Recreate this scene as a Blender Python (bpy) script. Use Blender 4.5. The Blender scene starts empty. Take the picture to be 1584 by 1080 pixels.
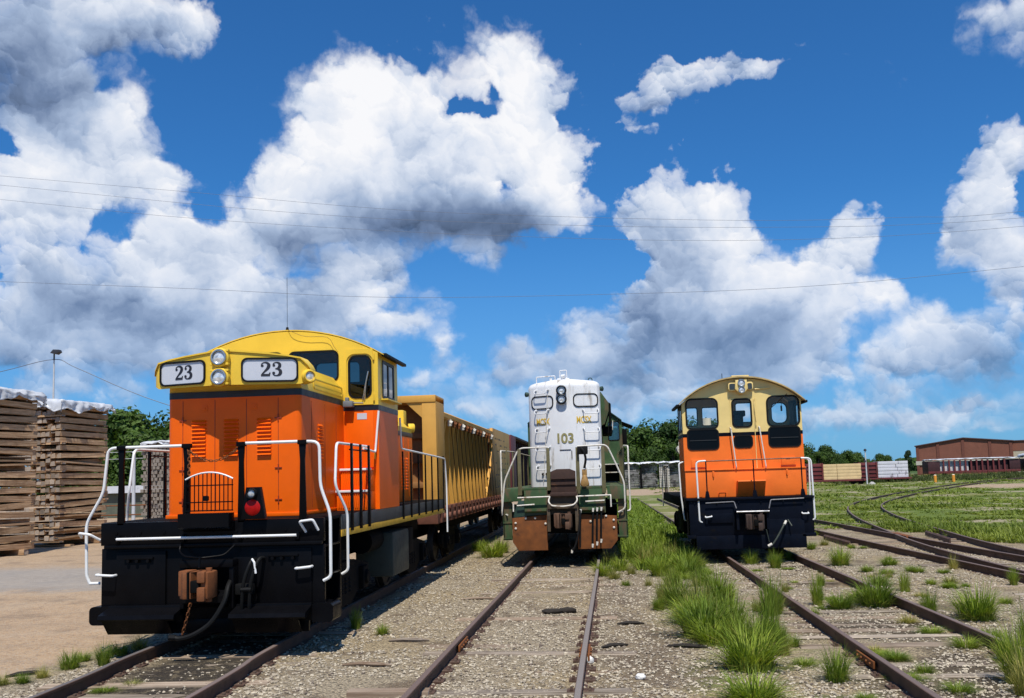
import bpy, bmesh, math, random
from mathutils import Vector, Matrix
R=math.radians
sc=bpy.context.scene
COL=sc.collection
random.seed(7)
# ------------------------------------------------------------------ node helpers
class NT:
    dim='3D'
    def __init__(s,nt): s.nt=nt; s.n=nt.nodes; s.l=nt.links
    def new(s,t,**k):
        n=s.n.new(t)
        for a,b in k.items(): setattr(n,a,b)
        return n
    def put(s,sock,v):
        if hasattr(v,'is_linked') or hasattr(v,'links'): s.l.new(v,sock)
        else: sock.default_value=v
    def m(s,op,a,b=0.0,c=0.0,clamp=False):
        n=s.new('ShaderNodeMath',operation=op,use_clamp=clamp)
        for i,v in enumerate((a,b,c)): s.put(n.inputs[i],v)
        return n.outputs[0]
    def v(s,op,a,b=(0,0,0),c=(0,0,0)):
        n=s.new('ShaderNodeVectorMath',operation=op)
        for i,x in enumerate((a,b,c)): s.put(n.inputs[i],x)
        return n.outputs['Value'] if op in('DOT_PRODUCT','LENGTH','DISTANCE') else n.outputs[0]
    def sep(s,v):
        n=s.new('ShaderNodeSeparateXYZ'); s.put(n.inputs[0],v); return n.outputs
    def comb(s,x,y,z=0.0):
        n=s.new('ShaderNodeCombineXYZ')
        for i,q in enumerate((x,y,z)): s.put(n.inputs[i],q)
        return n.outputs[0]
    def noise(s,vec,scale,detail=4,rough=.55,dist=0.0,col=False):
        n=s.new('ShaderNodeTexNoise',noise_dimensions=s.dim); s.put(n.inputs['Vector'],vec)
        n.inputs['Scale'].default_value=scale; n.inputs['Detail'].default_value=detail
        n.inputs['Roughness'].default_value=rough; n.inputs['Distortion'].default_value=dist
        return n.outputs['Color' if col else 'Fac']
    def vor(s,vec,scale,feature='F1',detail=0,rough=.5,out='Distance',rand=1.0,smooth=None):
        n=s.new('ShaderNodeTexVoronoi',feature=feature); s.put(n.inputs['Vector'],vec)
        n.inputs['Scale'].default_value=scale; n.inputs['Detail'].default_value=detail
        n.inputs['Roughness'].default_value=rough; n.inputs['Randomness'].default_value=rand
        if smooth is not None: n.inputs['Smoothness'].default_value=smooth
        if detail: n.normalize=True
        return n.outputs[out]
    def ss(s,x,a,b,lo=0.0,hi=1.0,lin=False):
        n=s.new('ShaderNodeMapRange',interpolation_type='LINEAR' if lin else 'SMOOTHSTEP')
        for i,q in enumerate((x,a,b,lo,hi)): s.put(n.inputs[i],q)
        return n.outputs[0]
    def mix(s,f,a,b,mode='MIX'):
        n=s.new('ShaderNodeMix',data_type='RGBA',blend_type=mode)
        def c(x): return (*x,1.0) if isinstance(x,tuple) and len(x)==3 else x
        s.put(n.inputs[0],f); s.put(n.inputs[6],c(a)); s.put(n.inputs[7],c(b))
        return n.outputs[2]
# ------------------------------------------------------------------ sky
SUN_EL=R(62); SUN_AZ=R(171)   # azimuth measured from +Y towards +X : sun behind the camera, a little right
def make_world():
    w=bpy.data.worlds.new("World"); sc.world=w; w.use_nodes=True
    t=NT(w.node_tree); t.n.clear(); t.dim='2D'
    w.cycles.sampling_method='MANUAL'; w.cycles.sample_map_resolution=512
    out=t.new('ShaderNodeOutputWorld'); bg=t.new('ShaderNodeBackground')
    t.l.new(bg.outputs[0],out.inputs[0]); bg.inputs[1].default_value=SKY_STR
    sky=t.new('ShaderNodeTexSky',sky_type='NISHITA'); sky.sun_disc=False
    sky.sun_elevation=SUN_EL; sky.sun_rotation=SUN_AZ; sky.altitude=0; sky.air_density=1.0; sky.dust_density=.25; sky.ozone_density=3.0
    co=t.new('ShaderNodeTexCoord').outputs['Generated']
    x,y,z=t.sep(co)
    az=t.m('ARCTAN2',x,y); el=t.m('ARCSINE',z)
    p0=t.comb(az,el)
    # domain warp
    wn=t.noise(p0,7.0,2,.5,col=True)
    p1=t.v('MULTIPLY_ADD',t.v('SUBTRACT',wn,(.5,.5,.5)),(.05,.04,0),p0)
    wn2=t.noise(p0,30.0,4,.6,col=True)
    p=t.v('MULTIPLY_ADD',t.v('SUBTRACT',wn2,(.5,.5,.5)),(.034,.03,0),p1)
    def blobs(L,p,k=.37,vert=False):
        acc=0.0; up=0.0
        for a,e,ra,re,wt in L:
            q=t.v('MULTIPLY_ADD',p,(1/ra,1/re,0),(-a/ra,-e/re,0))
            d=t.v('DOT_PRODUCT',q,q)
            g=t.m('POWER',k,d)
            acc=t.m('MULTIPLY_ADD',g,wt,acc)
            if vert: up=t.m('MULTIPLY_ADD',t.v('DOT_PRODUCT',q,(.15,1,0)),t.m('MULTIPLY',g,wt),up)
        return (acc,up) if vert else acc
    S0,UP=blobs(CL,p,.3,True)
    up=t.m('DIVIDE',UP,t.m('ADD',S0,.15))
    S=t.m('SUBTRACT',t.m('MINIMUM',S0,1.3),blobs(HO,p,.3))
    # other clouds, out of the picture to the sides and behind
    side=t.ss(t.m('ABSOLUTE',az),.62,.85)
    oth=t.m('MULTIPLY',t.ss(t.noise(p1,3.2,3,.5),.56,.74),side)
    S=t.m('ADD',S,oth)
    wn3=t.noise(p0,60.0,4,.6,col=True)
    q=t.v('MULTIPLY_ADD',t.v('SUBTRACT',wn3,(.5,.5,.5)),(.016,.014,0),p1)
    f=t.noise(q,16.0,8,.62)
    H=t.m('MULTIPLY',f,.75); pf=0.0
    for scl,kd,ks,ft in ((19.0,.42,.42,'SMOOTH_F1'),(44.0,.34,.34,'SMOOTH_F1'),(105.0,.17,.16,'F1')):
        vn=t.new('ShaderNodeTexVoronoi',feature=ft,voronoi_dimensions='2D'); t.l.new(q,vn.inputs['Vector'])
        vn.inputs['Scale'].default_value=scl
        if ft!='F1': vn.inputs['Smoothness'].default_value=.28
        H=t.m('MULTIPLY_ADD',vn.outputs['Distance'],-kd,t.m('ADD',H,kd*.75))
        pf=t.m('MULTIPLY_ADD',t.v('DOT_PRODUCT',t.v('SUBTRACT',q,vn.outputs['Position']),(.22,.95,0)),ks*scl,pf)
    thin=t.ss(S,.35,1.0)
    dens=t.m('MULTIPLY_ADD',t.m('SUBTRACT',H,.60),t.m('MULTIPLY_ADD',thin,-.22,1.0),S)
    wisp=t.m('ADD',t.ss(t.noise(p0,4.0,1,.5),.35,.65,.20,.62),t.ss(el,.20,.03,0,.38))
    th=t.ss(el,.03,.2,.20,.40)
    cov=t.ss(dens,th,t.m('ADD',th,wisp))
    cov=t.m('MULTIPLY',cov,t.m('MULTIPLY_ADD',thin,.42,.58))
    core=t.ss(dens,.55,1.35)
    dk=blobs(DK,p1); wh=blobs(WH,p1)
    big=t.m('SUBTRACT',t.noise(q,9.0,4,.55),.5)
    amp=t.m('MULTIPLY_ADD',core,-.75,1.0)
    amp=t.m('MULTIPLY',amp,t.m('MULTIPLY_ADD',t.m('MINIMUM',dk,1.0),-.6,1.0))
    sh=t.m('MULTIPLY_ADD',t.m('MULTIPLY',pf,amp),.85,.78)
    sh=t.m('MULTIPLY_ADD',up,.22,sh)
    sh=t.m('MULTIPLY_ADD',t.m('SUBTRACT',f,.5),.35,sh)
    sh=t.m('MULTIPLY_ADD',dk,-.37,sh)
    sh=t.m('MULTIPLY_ADD',wh,.30,sh)
    sh=t.m('MULTIPLY_ADD',big,1.15,sh)
    low=t.ss(el,.02,.26)
    sh=t.m('MULTIPLY',sh,t.m('MULTIPLY_ADD',low,.18,.82))
    cr=t.new('ShaderNodeValToRGB'); t.l.new(sh,cr.inputs[0])
    e=cr.color_ramp.elements
    e[0].position=0.0; e[0].color=(.075,.110,.185,1)
    e[1].position=1.0; e[1].color=(.97,.97,.99,1)
    for ps,c in ((.25,(.17,.24,.39)),(.5,(.39,.49,.67)),(.75,(.72,.78,.89))):
        k=e.new(ps); k.color=(*c,1)
    cl=t.v('MULTIPLY',cr.outputs[0],(1/SKY_STR,)*3)
    # deeper, more saturated blue like the photograph
    sk=t.v('MULTIPLY',sky.outputs[0],SKY_TINT)
    hz=t.ss(el,.0,.30)
    sk=t.mix(hz,t.mix(.55,sk,tuple(c/SKY_STR for c in(.17,.37,.72))),sk)
    col=t.mix(t.m('MULTIPLY',cov,t.m('MULTIPLY_ADD',low,.19,.78)),sk,cl)
    t.l.new(col,bg.inputs[0])
SKY_STR=.1
SKY_TINT=(.27,.76,1.22)
CL=[(-0.086,0.425,0.057,0.052,1),(-0.048,0.383,0.032,0.044,1),(-0.195,0.366,0.092,0.063,1),(-0.254,0.387,0.06,0.043,1),(-0.292,0.351,0.048,0.05,1),(-0.231,0.301,0.134,0.046,1),(-0.111,0.3,0.092,0.046,1),(-0.061,0.325,0.064,0.058,0.9),(-0.008,0.329,0.027,0.023,0.9),(-0.041,0.278,0.063,0.04,0.8),(-0.36,0.307,0.05,0.029,1),(-0.399,0.267,0.042,0.032,1),(-0.34,0.266,0.081,0.039,1),(-0.529,0.357,0.036,0.029,0.9),(-0.499,0.349,0.046,0.036,1),(-0.459,0.307,0.041,0.023,1),(-0.569,0.311,0.046,0.041,1),(-0.528,0.286,0.072,0.036,1),(-0.585,0.262,0.051,0.041,0.9),(-0.542,0.391,0.013,0.014,0.6),(-0.459,0.247,0.044,0.031,1),(-0.443,0.204,0.07,0.038,1),(-0.373,0.193,0.1,0.036,0.95),(-0.497,0.176,0.086,0.032,0.9),(-0.567,0.209,0.04,0.024,0.8),(-0.577,0.166,0.051,0.036,0.9),(-0.253,0.188,0.09,0.03,0.8),(-0.225,0.221,0.083,0.034,0.8),(-0.532,0.143,0.095,0.025,0.8),(-0.571,0.42,0.089,0.049,1),(-0.488,0.449,0.083,0.033,0.9),(-0.425,0.457,0.036,0.022,0.6),(-0.587,0.361,0.034,0.034,0.7),(0.098,0.276,0.07,0.036,1),(0.045,0.264,0.045,0.04,1),(0.13,0.241,0.049,0.046,1),(0.094,0.203,0.067,0.047,0.95),(0.173,0.24,0.018,0.019,0.7),(0.052,0.172,0.074,0.041,0.9),(0.118,0.155,0.085,0.04,0.9),(0.09,0.116,0.124,0.03,0.8),(0.267,0.24,0.026,0.024,0.9),(0.273,0.211,0.042,0.028,0.95),(0.229,0.212,0.024,0.018,0.7),(0.196,0.189,0.038,0.026,0.85),(0.229,0.166,0.067,0.036,0.95),(0.303,0.166,0.028,0.021,0.85),(0.183,0.137,0.075,0.033,0.85),(0.41,0.295,0.027,0.029,1),(0.39,0.254,0.033,0.035,1),(0.371,0.22,0.028,0.027,0.9),(0.408,0.197,0.032,0.036,1),(0.409,0.142,0.026,0.036,0.8),(0.139,0.409,0.05,0.016,0.72),(0.084,0.405,0.034,0.024,0.66),(0.061,0.382,0.031,0.022,0.62),(0.042,0.349,0.024,0.017,0.55),(0.176,0.403,0.02,0.01,0.55),(0.402,0.406,0.041,0.027,0.75),(0.434,0.384,0.031,0.032,0.6),(-0.12,0.234,0.032,0.03,0.7),(-0.039,0.163,0.042,0.031,0.85),(-0.088,0.13,0.026,0.021,0.8),(-0.163,0.135,0.019,0.016,0.8),(-0.033,0.114,0.062,0.027,0.75),(-0.199,0.167,0.035,0.02,0.55),(0.341,0.128,0.039,0.031,0.95),(0.305,0.102,0.04,0.025,0.8),(0.278,0.098,0.013,0.018,0.6),(0.207,0.102,0.037,0.026,0.8),(0.244,0.09,0.018,0.01,0.45),(0.373,0.097,0.043,0.025,0.7),(-0.308,0.154,0.109,0.027,0.8),(-0.455,0.139,0.075,0.026,0.7),(-0.145,0.09,0.083,0.024,0.6),(0.047,0.077,0.106,0.024,0.6),(0.33,0.05,0.108,0.019,0.5),(0.21,0.043,0.073,0.016,0.5),(-0.531,0.099,0.107,0.019,0.6),(-0.07,0.054,0.082,0.017,0.45),(-0.158,0.115,0.031,0.01,0.5),(-0.103,0.106,0.028,0.01,0.45),(-0.048,0.08,0.048,0.011,0.45),(0.048,0.097,0.034,0.011,0.5),(0.133,0.06,0.052,0.009,0.4),(0.26,0.067,0.036,0.009,0.45),(0.359,0.061,0.033,0.009,0.5),(0.303,0.077,0.023,0.009,0.5),(-0.194,0.064,0.041,0.008,0.35),(0.013,0.058,0.054,0.01,0.4),(0.38,0.035,0.032,0.007,0.4),(-0.2,0.105,0.028,0.011,0.55),(-0.016,0.121,0.031,0.015,0.7),(0.02,0.078,0.041,0.011,0.55),(-0.132,0.069,0.041,0.01,0.5),(0.235,0.055,0.037,0.009,0.5),(0.167,0.085,0.038,0.012,0.55),(0.313,0.051,0.04,0.009,0.5),(-0.383,0.399,0.015,0.012,0.35),(0.318,0.383,0.021,0.017,0.4)]
HO=[(-0.595,0.324,0.016,0.014,1.2),(-0.198,0.184,0.035,0.012,0.4),(-0.314,0.214,0.04,0.009,0.3),(-0.396,0.336,0.033,0.046,1.5),(-0.413,0.279,0.017,0.022,1.1),(-0.253,0.208,0.027,0.011,0.3),(0.056,0.118,0.04,0.017,0.25),(0.012,0.295,0.026,0.055,0.9),(-0.012,0.223,0.035,0.04,0.8),(0.031,0.33,0.031,0.021,0.5),(0.191,0.281,0.029,0.029,0.6),(0.322,0.189,0.017,0.037,0.5),(-0.406,0.357,0.039,0.037,0.5),(0.215,0.249,0.028,0.026,0.5),(-0.32,0.325,0.017,0.013,0.4),(-0.044,0.218,0.042,0.047,0.5),(-0.115,0.179,0.028,0.021,0.4),(-0.147,0.387,0.017,0.008,1.0),(-0.125,0.38,0.019,0.006,0.8),(-0.107,0.396,0.009,0.01,0.8),(-0.101,0.303,0.018,0.017,0.8),(-0.163,0.221,0.042,0.03,0.7),(-0.518,0.385,0.015,0.012,0.5),(-0.492,0.264,0.03,0.016,0.6),(-0.037,0.204,0.042,0.041,0.9),(0.012,0.215,0.024,0.04,0.6),(0.216,0.265,0.025,0.038,0.6),(0.325,0.22,0.023,0.049,0.5)]
DK=[(-0.455,0.184,0.108,0.035,0.38),(-0.549,0.173,0.052,0.037,0.32),(-0.487,0.329,0.037,0.024,0.22),(-0.568,0.282,0.034,0.036,0.2),(-0.279,0.3,0.083,0.019,0.25),(0.054,0.226,0.034,0.02,0.2),(0.242,0.172,0.055,0.016,0.25),(0.169,0.125,0.076,0.027,0.3),(-0.21,0.272,0.141,0.033,0.9),(-0.084,0.266,0.091,0.037,0.8),(-0.347,0.243,0.094,0.026,0.7),(-0.253,0.221,0.104,0.027,0.4),(-0.582,0.402,0.094,0.06,1.0),(-0.476,0.451,0.077,0.034,0.55),(-0.568,0.264,0.064,0.036,0.45),(-0.517,0.317,0.036,0.03,0.25),(-0.583,0.202,0.033,0.024,0.3),(0.128,0.208,0.059,0.04,0.5),(0.084,0.143,0.099,0.04,0.5),(0.209,0.148,0.068,0.023,0.4),(0.269,0.195,0.036,0.019,0.3),(0.369,0.196,0.033,0.036,0.5),(0.409,0.173,0.021,0.048,0.4),(0.419,0.399,0.042,0.032,0.75),(0.421,0.231,0.031,0.07,0.4),(0.378,0.09,0.043,0.025,0.6),(0.115,0.087,0.158,0.027,0.4),(-0.497,0.112,0.156,0.032,0.45),(-0.327,0.167,0.136,0.027,0.35),(-0.033,0.121,0.062,0.027,0.3),(-0.188,0.334,0.042,0.026,0.15),(-0.227,0.099,0.207,0.027,0.35)]
WH=[(-0.161,0.308,0.071,0.029,0.4),(-0.222,0.398,0.064,0.025,0.3),(-0.079,0.428,0.043,0.037,0.3),(0.098,0.286,0.06,0.023,0.5),(-0.399,0.276,0.032,0.025,0.4),(-0.36,0.31,0.04,0.022,0.4),(-0.292,0.361,0.041,0.038,0.2),(0.271,0.227,0.036,0.025,0.3),(-0.456,0.307,0.031,0.019,0.3),(0.342,0.131,0.034,0.022,0.3),(-0.424,0.178,0.057,0.019,0.25)]
# ------------------------------------------------------------------ camera
def make_camera():
    cd=bpy.data.cameras.new('camera'); cam=bpy.data.objects.new('camera',cd); COL.objects.link(cam)
    cd.sensor_fit='HORIZONTAL'; cd.sensor_width=36.0; cd.lens=1450/1584*36
    cd.shift_y=54/1584; cd.clip_end=6000; cd.clip_start=.1
    yaw=R(5.4389); pitch=R(5.7223); roll=R(1.7)
    F=Vector((-math.sin(yaw)*math.cos(pitch),math.cos(yaw)*math.cos(pitch),math.sin(pitch)))
    R0=Vector((math.cos(yaw),math.sin(yaw),0)); U0=R0.cross(F)
    Rr=R0*math.cos(roll)-U0*math.sin(roll); U=U0*math.cos(roll)+R0*math.sin(roll)
    M=Matrix((Rr,U,-F)).transposed().to_4x4(); M.translation=Vector((0,0,2.18))
    cam.matrix_world=M; sc.camera=cam
def make_sun():
    ld=bpy.data.lights.new('sun','SUN'); ld.energy=SUN_STR; ld.angle=R(.53); ld.color=(1,.95,.86)
    o=bpy.data.objects.new('sun',ld); COL.objects.link(o)
    d=Vector((math.sin(SUN_AZ)*math.cos(SUN_EL),math.cos(SUN_AZ)*math.cos(SUN_EL),math.sin(SUN_EL)))
    o.rotation_euler=d.to_track_quat('Z','Y').to_euler(); o.location=d*50
SUN_STR=5.0
def setup():
    make_world(); make_camera(); make_sun()
    v=sc.view_settings; v.view_transform='Standard'; v.look='None'; v.exposure=0; v.gamma=1
    v.use_curve_mapping=False
TUFTS={
'midgap':[(1.24,12.95,0.8,0.98),(1.52,10.83,0.63,0.9),(1.12,15.73,0.65,0.65),(1.65,13.44,0.74,0.65),(2.04,12.64,0.87,0.44),(2.46,14.87,0.82,0.51),(1.7,20.59,0.5,0.85),(0.94,16.14,0.67,0.45),(1.32,9.34,0.39,0.71),(1.78,16.04,0.77,0.77),(1.39,15.33,0.74,0.63),(1.6,12.21,0.59,0.67),(2.0,11.75,0.57,0.32),(1.18,14.35,0.59,0.69),(1.24,18.89,0.46,0.52),(1.79,18.8,0.52,0.58),(1.48,14.32,0.59,0.69),(1.77,11.77,0.65,0.49),(1.75,21.98,0.61,0.91),(1.09,20.71,0.57,0.57)],
'midrail':[(-0.09,20.93,0.51,0.58),(0.28,21.98,0.45,0.61),(0.51,21.09,0.36,0.29),(0.07,23.62,0.49,0.65),(0.78,18.96,0.26,0.16),(0.34,19.03,0.18,0.26),(0.12,20.24,0.31,0.42),(0.92,22.93,0.71,0.63),(1.19,23.71,0.74,0.65),(0.71,23.82,0.74,0.66),(1.5,23.64,0.65,0.65)],
'rtrack':[(3.37,22.88,0.47,0.47),(3.75,21.86,0.53,0.38),(4.41,23.66,0.33,0.33),(3.16,17.57,0.3,0.18),(3.35,15.84,0.66,0.27),(4.19,15.59,0.7,0.75),(3.61,15.44,0.32,0.53),(4.17,13.94,0.17,0.34),(2.31,10.23,0.53,0.39),(2.15,11.05,0.12,0.38),(2.96,20.36,0.2,0.2),(4.09,16.14,0.28,0.67),(2.62,15.19,0.37,0.13),(3.98,18.44,0.32,0.19),(3.21,11.28,0.16,0.31),(3.3,10.57,0.16,0.29),(2.36,9.31,0.13,0.26)],
'rfield':[(5.24,22.15,0.61,0.61),(5.53,26.54,0.37,0.37),(6.24,21.93,0.27,0.45),(5.18,17.36,0.54,0.3),(4.65,14.5,0.55,0.3),(5.88,18.14,0.19,0.25),(7.24,20.85,0.43,0.26),(5.18,14.14,0.63,0.83),(7.24,17.91,0.49,0.17),(4.06,10.07,0.9,0.49),(4.26,12.02,0.21,0.41),(5.43,20.67,0.21,0.36),(6.36,20.36,0.21,0.35),(5.01,11.97,0.66,0.5),(5.0,18.28,0.32,0.44),(4.68,12.44,0.21,0.51),(6.26,28.25,0.29,0.39),(4.41,11.21,0.46,0.31),(3.89,9.52,0.66,0.39)],
'lyard':[(-6.71,11.36,0.31,0.39),(-6.35,11.5,0.44,0.24),(-6.72,10.8,0.19,0.15),(-6.79,10.52,0.18,0.18),(-6.96,10.42,0.18,0.14),(-6.52,12.2,0.25,0.34),(-6.46,12.62,0.26,0.35),(-6.82,11.86,0.2,0.25)],
'lgap':[(-3.81,14.09,0.44,0.24),(-3.25,13.47,0.23,0.19),(-3.19,26.27,0.63,1.09),(-3.92,28.73,0.5,0.59),(-3.12,27.79,0.57,0.77),(-5.34,10.29,0.1,0.28),(-5.54,10.05,0.07,0.28)],
}
# ------------------------------------------------------------------ materials
MATS={}
def mat(name,col,rough=.55,metal=0.0,var=.18,scale=3.0,bump=.0,bscale=30.0,tint=None,tmask=(.55,.75),tscale=2.5,streak=0,spec=.5,rnd=0.0,coat=0.0):
    if name in MATS: return MATS[name]
    m=bpy.data.materials.new(name); m.use_nodes=True; t=NT(m.node_tree)
    b=t.n['Principled BSDF']
    co=t.new('ShaderNodeTexCoord').outputs['Object']
    n1=t.noise(co,scale,6,.6)
    f=t.ss(n1,.3,.7,1-var,1+var,lin=True)
    c=t.v('MULTIPLY',tuple(col),t.comb(f,f,f))
    if tint:
        vec=co
        if streak: vec=t.v('MULTIPLY',co,(1,1,1/streak))
        k=t.ss(t.noise(vec,tscale,7,.65),*tmask)
        c=t.mix(k,c,tuple(tint))
        rr_=t.m('MULTIPLY_ADD',k,.25,rough,clamp=True); t.put(b.inputs['Roughness'],rr_)
    else:
        t.put(b.inputs['Roughness'],t.ss(t.noise(co,scale*3,4,.6),.3,.7,max(.02,rough-.08),min(1,rough+.1),lin=True))
    if rnd:
        oi=t.new('ShaderNodeObjectInfo').outputs['Random']
        k=t.m('MULTIPLY_ADD',oi,2*rnd,1-rnd); c=t.v('MULTIPLY',c,t.comb(k,t.m('POWER',k,1.05),t.m('POWER',k,1.15)))
    t.put(b.inputs['Base Color'],c)
    b.inputs['Metallic'].default_value=metal; b.inputs['Specular IOR Level'].default_value=spec
    if coat: b.inputs['Coat Weight'].default_value=coat; b.inputs['Coat Roughness'].default_value=.08
    if bump:
        bn=t.new('ShaderNodeBump'); bn.inputs['Strength'].default_value=bump; bn.inputs['Distance'].default_value=.01
        t.put(bn.inputs['Height'],t.noise(co,bscale,5,.6)); t.l.new(bn.outputs[0],b.inputs['Normal'])
    MATS[name]=m; return m
def wood_mat(name,col,dark,rnd=.35,axis=1,scale=1.0):
    if name in MATS: return MATS[name]
    m=bpy.data.materials.new(name); m.use_nodes=True; t=NT(m.node_tree); b=t.n['Principled BSDF']
    co=t.new('ShaderNodeTexCoord').outputs['Object']
    st=[22,22,22]; st[axis]=1.2
    oi=t.new('ShaderNodeObjectInfo').outputs['Random']
    off=t.v('ADD',t.v('MULTIPLY',co,tuple(s*scale for s in st)),t.comb(t.m('MULTIPLY',oi,90.0),t.m('MULTIPLY',oi,37.0),0.0))
    g=t.noise(off,1.0,6,.65)
    c=t.mix(t.ss(g,.32,.68),dark,col)
    p=t.noise(t.v('ADD',co,t.comb(t.m('MULTIPLY',oi,50.0),0.0,0.0)),1.6,4,.6)
    c=t.mix(t.ss(p,.5,.75,0,.7),c,tuple(x*.55 for x in dark))
    k=t.m('MULTIPLY_ADD',oi,2*rnd,1-rnd); c=t.v('MULTIPLY',c,t.comb(k,k,k))
    h=t.m('FRACT',t.m('MULTIPLY',oi,7.31)); c=t.mix(t.m('MULTIPLY',h,.35),c,(.30,.17,.085),'MIX')
    on=t.sep(t.new('ShaderNodeTexCoord').outputs['Normal'])[axis]; ends=t.ss(t.m('ABSOLUTE',on),.8,.95,0,.65)
    gk=t.m('MULTIPLY_ADD',t.m('FRACT',t.m('MULTIPLY',oi,13.7)),.20,.17); c=t.mix(ends,c,t.comb(gk,t.m('MULTIPLY',gk,.93),t.m('MULTIPLY',gk,.84)))
    t.put(b.inputs['Base Color'],c); b.inputs['Roughness'].default_value=.85; b.inputs['Specular IOR Level'].default_value=.25
    bn=t.new('ShaderNodeBump'); bn.inputs['Strength'].default_value=.6; bn.inputs['Distance'].default_value=.012
    t.put(bn.inputs['Height'],g); t.l.new(bn.outputs[0],b.inputs['Normal'])
    MATS[name]=m; return m
def glass_mat(name,tint=(.55,.62,.62),refl=.12,rough=.02):
    if name in MATS: return MATS[name]
    m=bpy.data.materials.new(name); m.use_nodes=True; t=NT(m.node_tree); t.n.clear()
    o=t.new('ShaderNodeOutputMaterial'); tr=t.new('ShaderNodeBsdfTransparent'); gl=t.new('ShaderNodeBsdfGlossy')
    tr.inputs[0].default_value=(*tint,1); gl.inputs[0].default_value=(1,1,1,1); gl.inputs['Roughness'].default_value=rough
    mx=t.new('ShaderNodeMixShader'); fr=t.new('ShaderNodeFresnel'); fr.inputs[0].default_value=1.5
    t.put(mx.inputs[0],t.m('ADD',fr.outputs[0],refl,clamp=True)); t.l.new(tr.outputs[0],mx.inputs[1]); t.l.new(gl.outputs[0],mx.inputs[2])
    t.l.new(mx.outputs[0],o.inputs[0]); MATS[name]=m; return m
def leaf_mat(name,c1,c2,rnd=.25,nscale=.6,trans=.35):
    if name in MATS: return MATS[name]
    m=bpy.data.materials.new(name); m.use_nodes=True; t=NT(m.node_tree); b=t.n['Principled BSDF']
    co=t.new('ShaderNodeTexCoord').outputs['Object']; ge=t.new('ShaderNodeNewGeometry')
    c=t.mix(t.ss(t.noise(co,nscale,4,.6),.3,.7),c1,c2)
    r=ge.outputs['Random Per Island']; k=t.m('MULTIPLY_ADD',r,.7,.65); c=t.v('MULTIPLY',c,t.comb(k,k,k))
    oi=t.new('ShaderNodeObjectInfo').outputs['Random']; k=t.m('MULTIPLY_ADD',oi,2*rnd,1-rnd)
    c=t.v('MULTIPLY',c,t.comb(t.m('POWER',k,1.3),k,k))
    t.put(b.inputs['Base Color'],c); b.inputs['Roughness'].default_value=.6; b.inputs['Specular IOR Level'].default_value=.25
    o=t.n['Material Output']; tl=t.new('ShaderNodeBsdfTranslucent'); t.put(tl.inputs[0],t.v('MULTIPLY',c,(1.25,1.3,.5)))
    mx=t.new('ShaderNodeMixShader'); mx.inputs[0].default_value=trans
    t.l.new(b.outputs[0],mx.inputs[1]); t.l.new(tl.outputs[0],mx.inputs[2]); t.l.new(mx.outputs[0],o.inputs[0])
    MATS[name]=m; return m
# ------------------------------------------------------------------ mesh helpers
def rr(cx,cz,w,h,r,n=5):
    P=[]
    for (sx,sz,a0) in ((1,1,0),(-1,1,90),(-1,-1,180),(1,-1,270)):
        for i in range(n+1):
            a=R(a0+90*i/n); P.append((cx+sx*(w/2-r)+r*math.cos(a),cz+sz*(h/2-r)+r*math.sin(a)))
    return P
def catmull(P,k=6):
    P=[Vector(p) for p in P]; out=[]
    for i in range(len(P)-1):
        a=P[max(i-1,0)];b=P[i];c=P[i+1];d=P[min(i+2,len(P)-1)]
        for j in range(k):
            u=j/k; out.append(.5*((2*b)+(c-a)*u+(2*a-5*b+4*c-d)*u*u+(3*b-a-3*c+d)*u**3))
    out.append(P[-1]); return out
def fillet(P,r,k=4):
    P=[Vector(p) for p in P]; out=[P[0]]
    for i in range(1,len(P)-1):
        a,b,c=P[i-1],P[i],P[i+1]
        d1=(a-b);d2=(c-b); q=min(r,d1.length*.45,d2.length*.45)
        s=b+d1.normalized()*q; e=b+d2.normalized()*q
        for j in range(k+1):
            u=j/k; out.append((1-u)**2*s+2*u*(1-u)*b+u*u*e)
    out.append(P[-1]); return out
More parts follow.
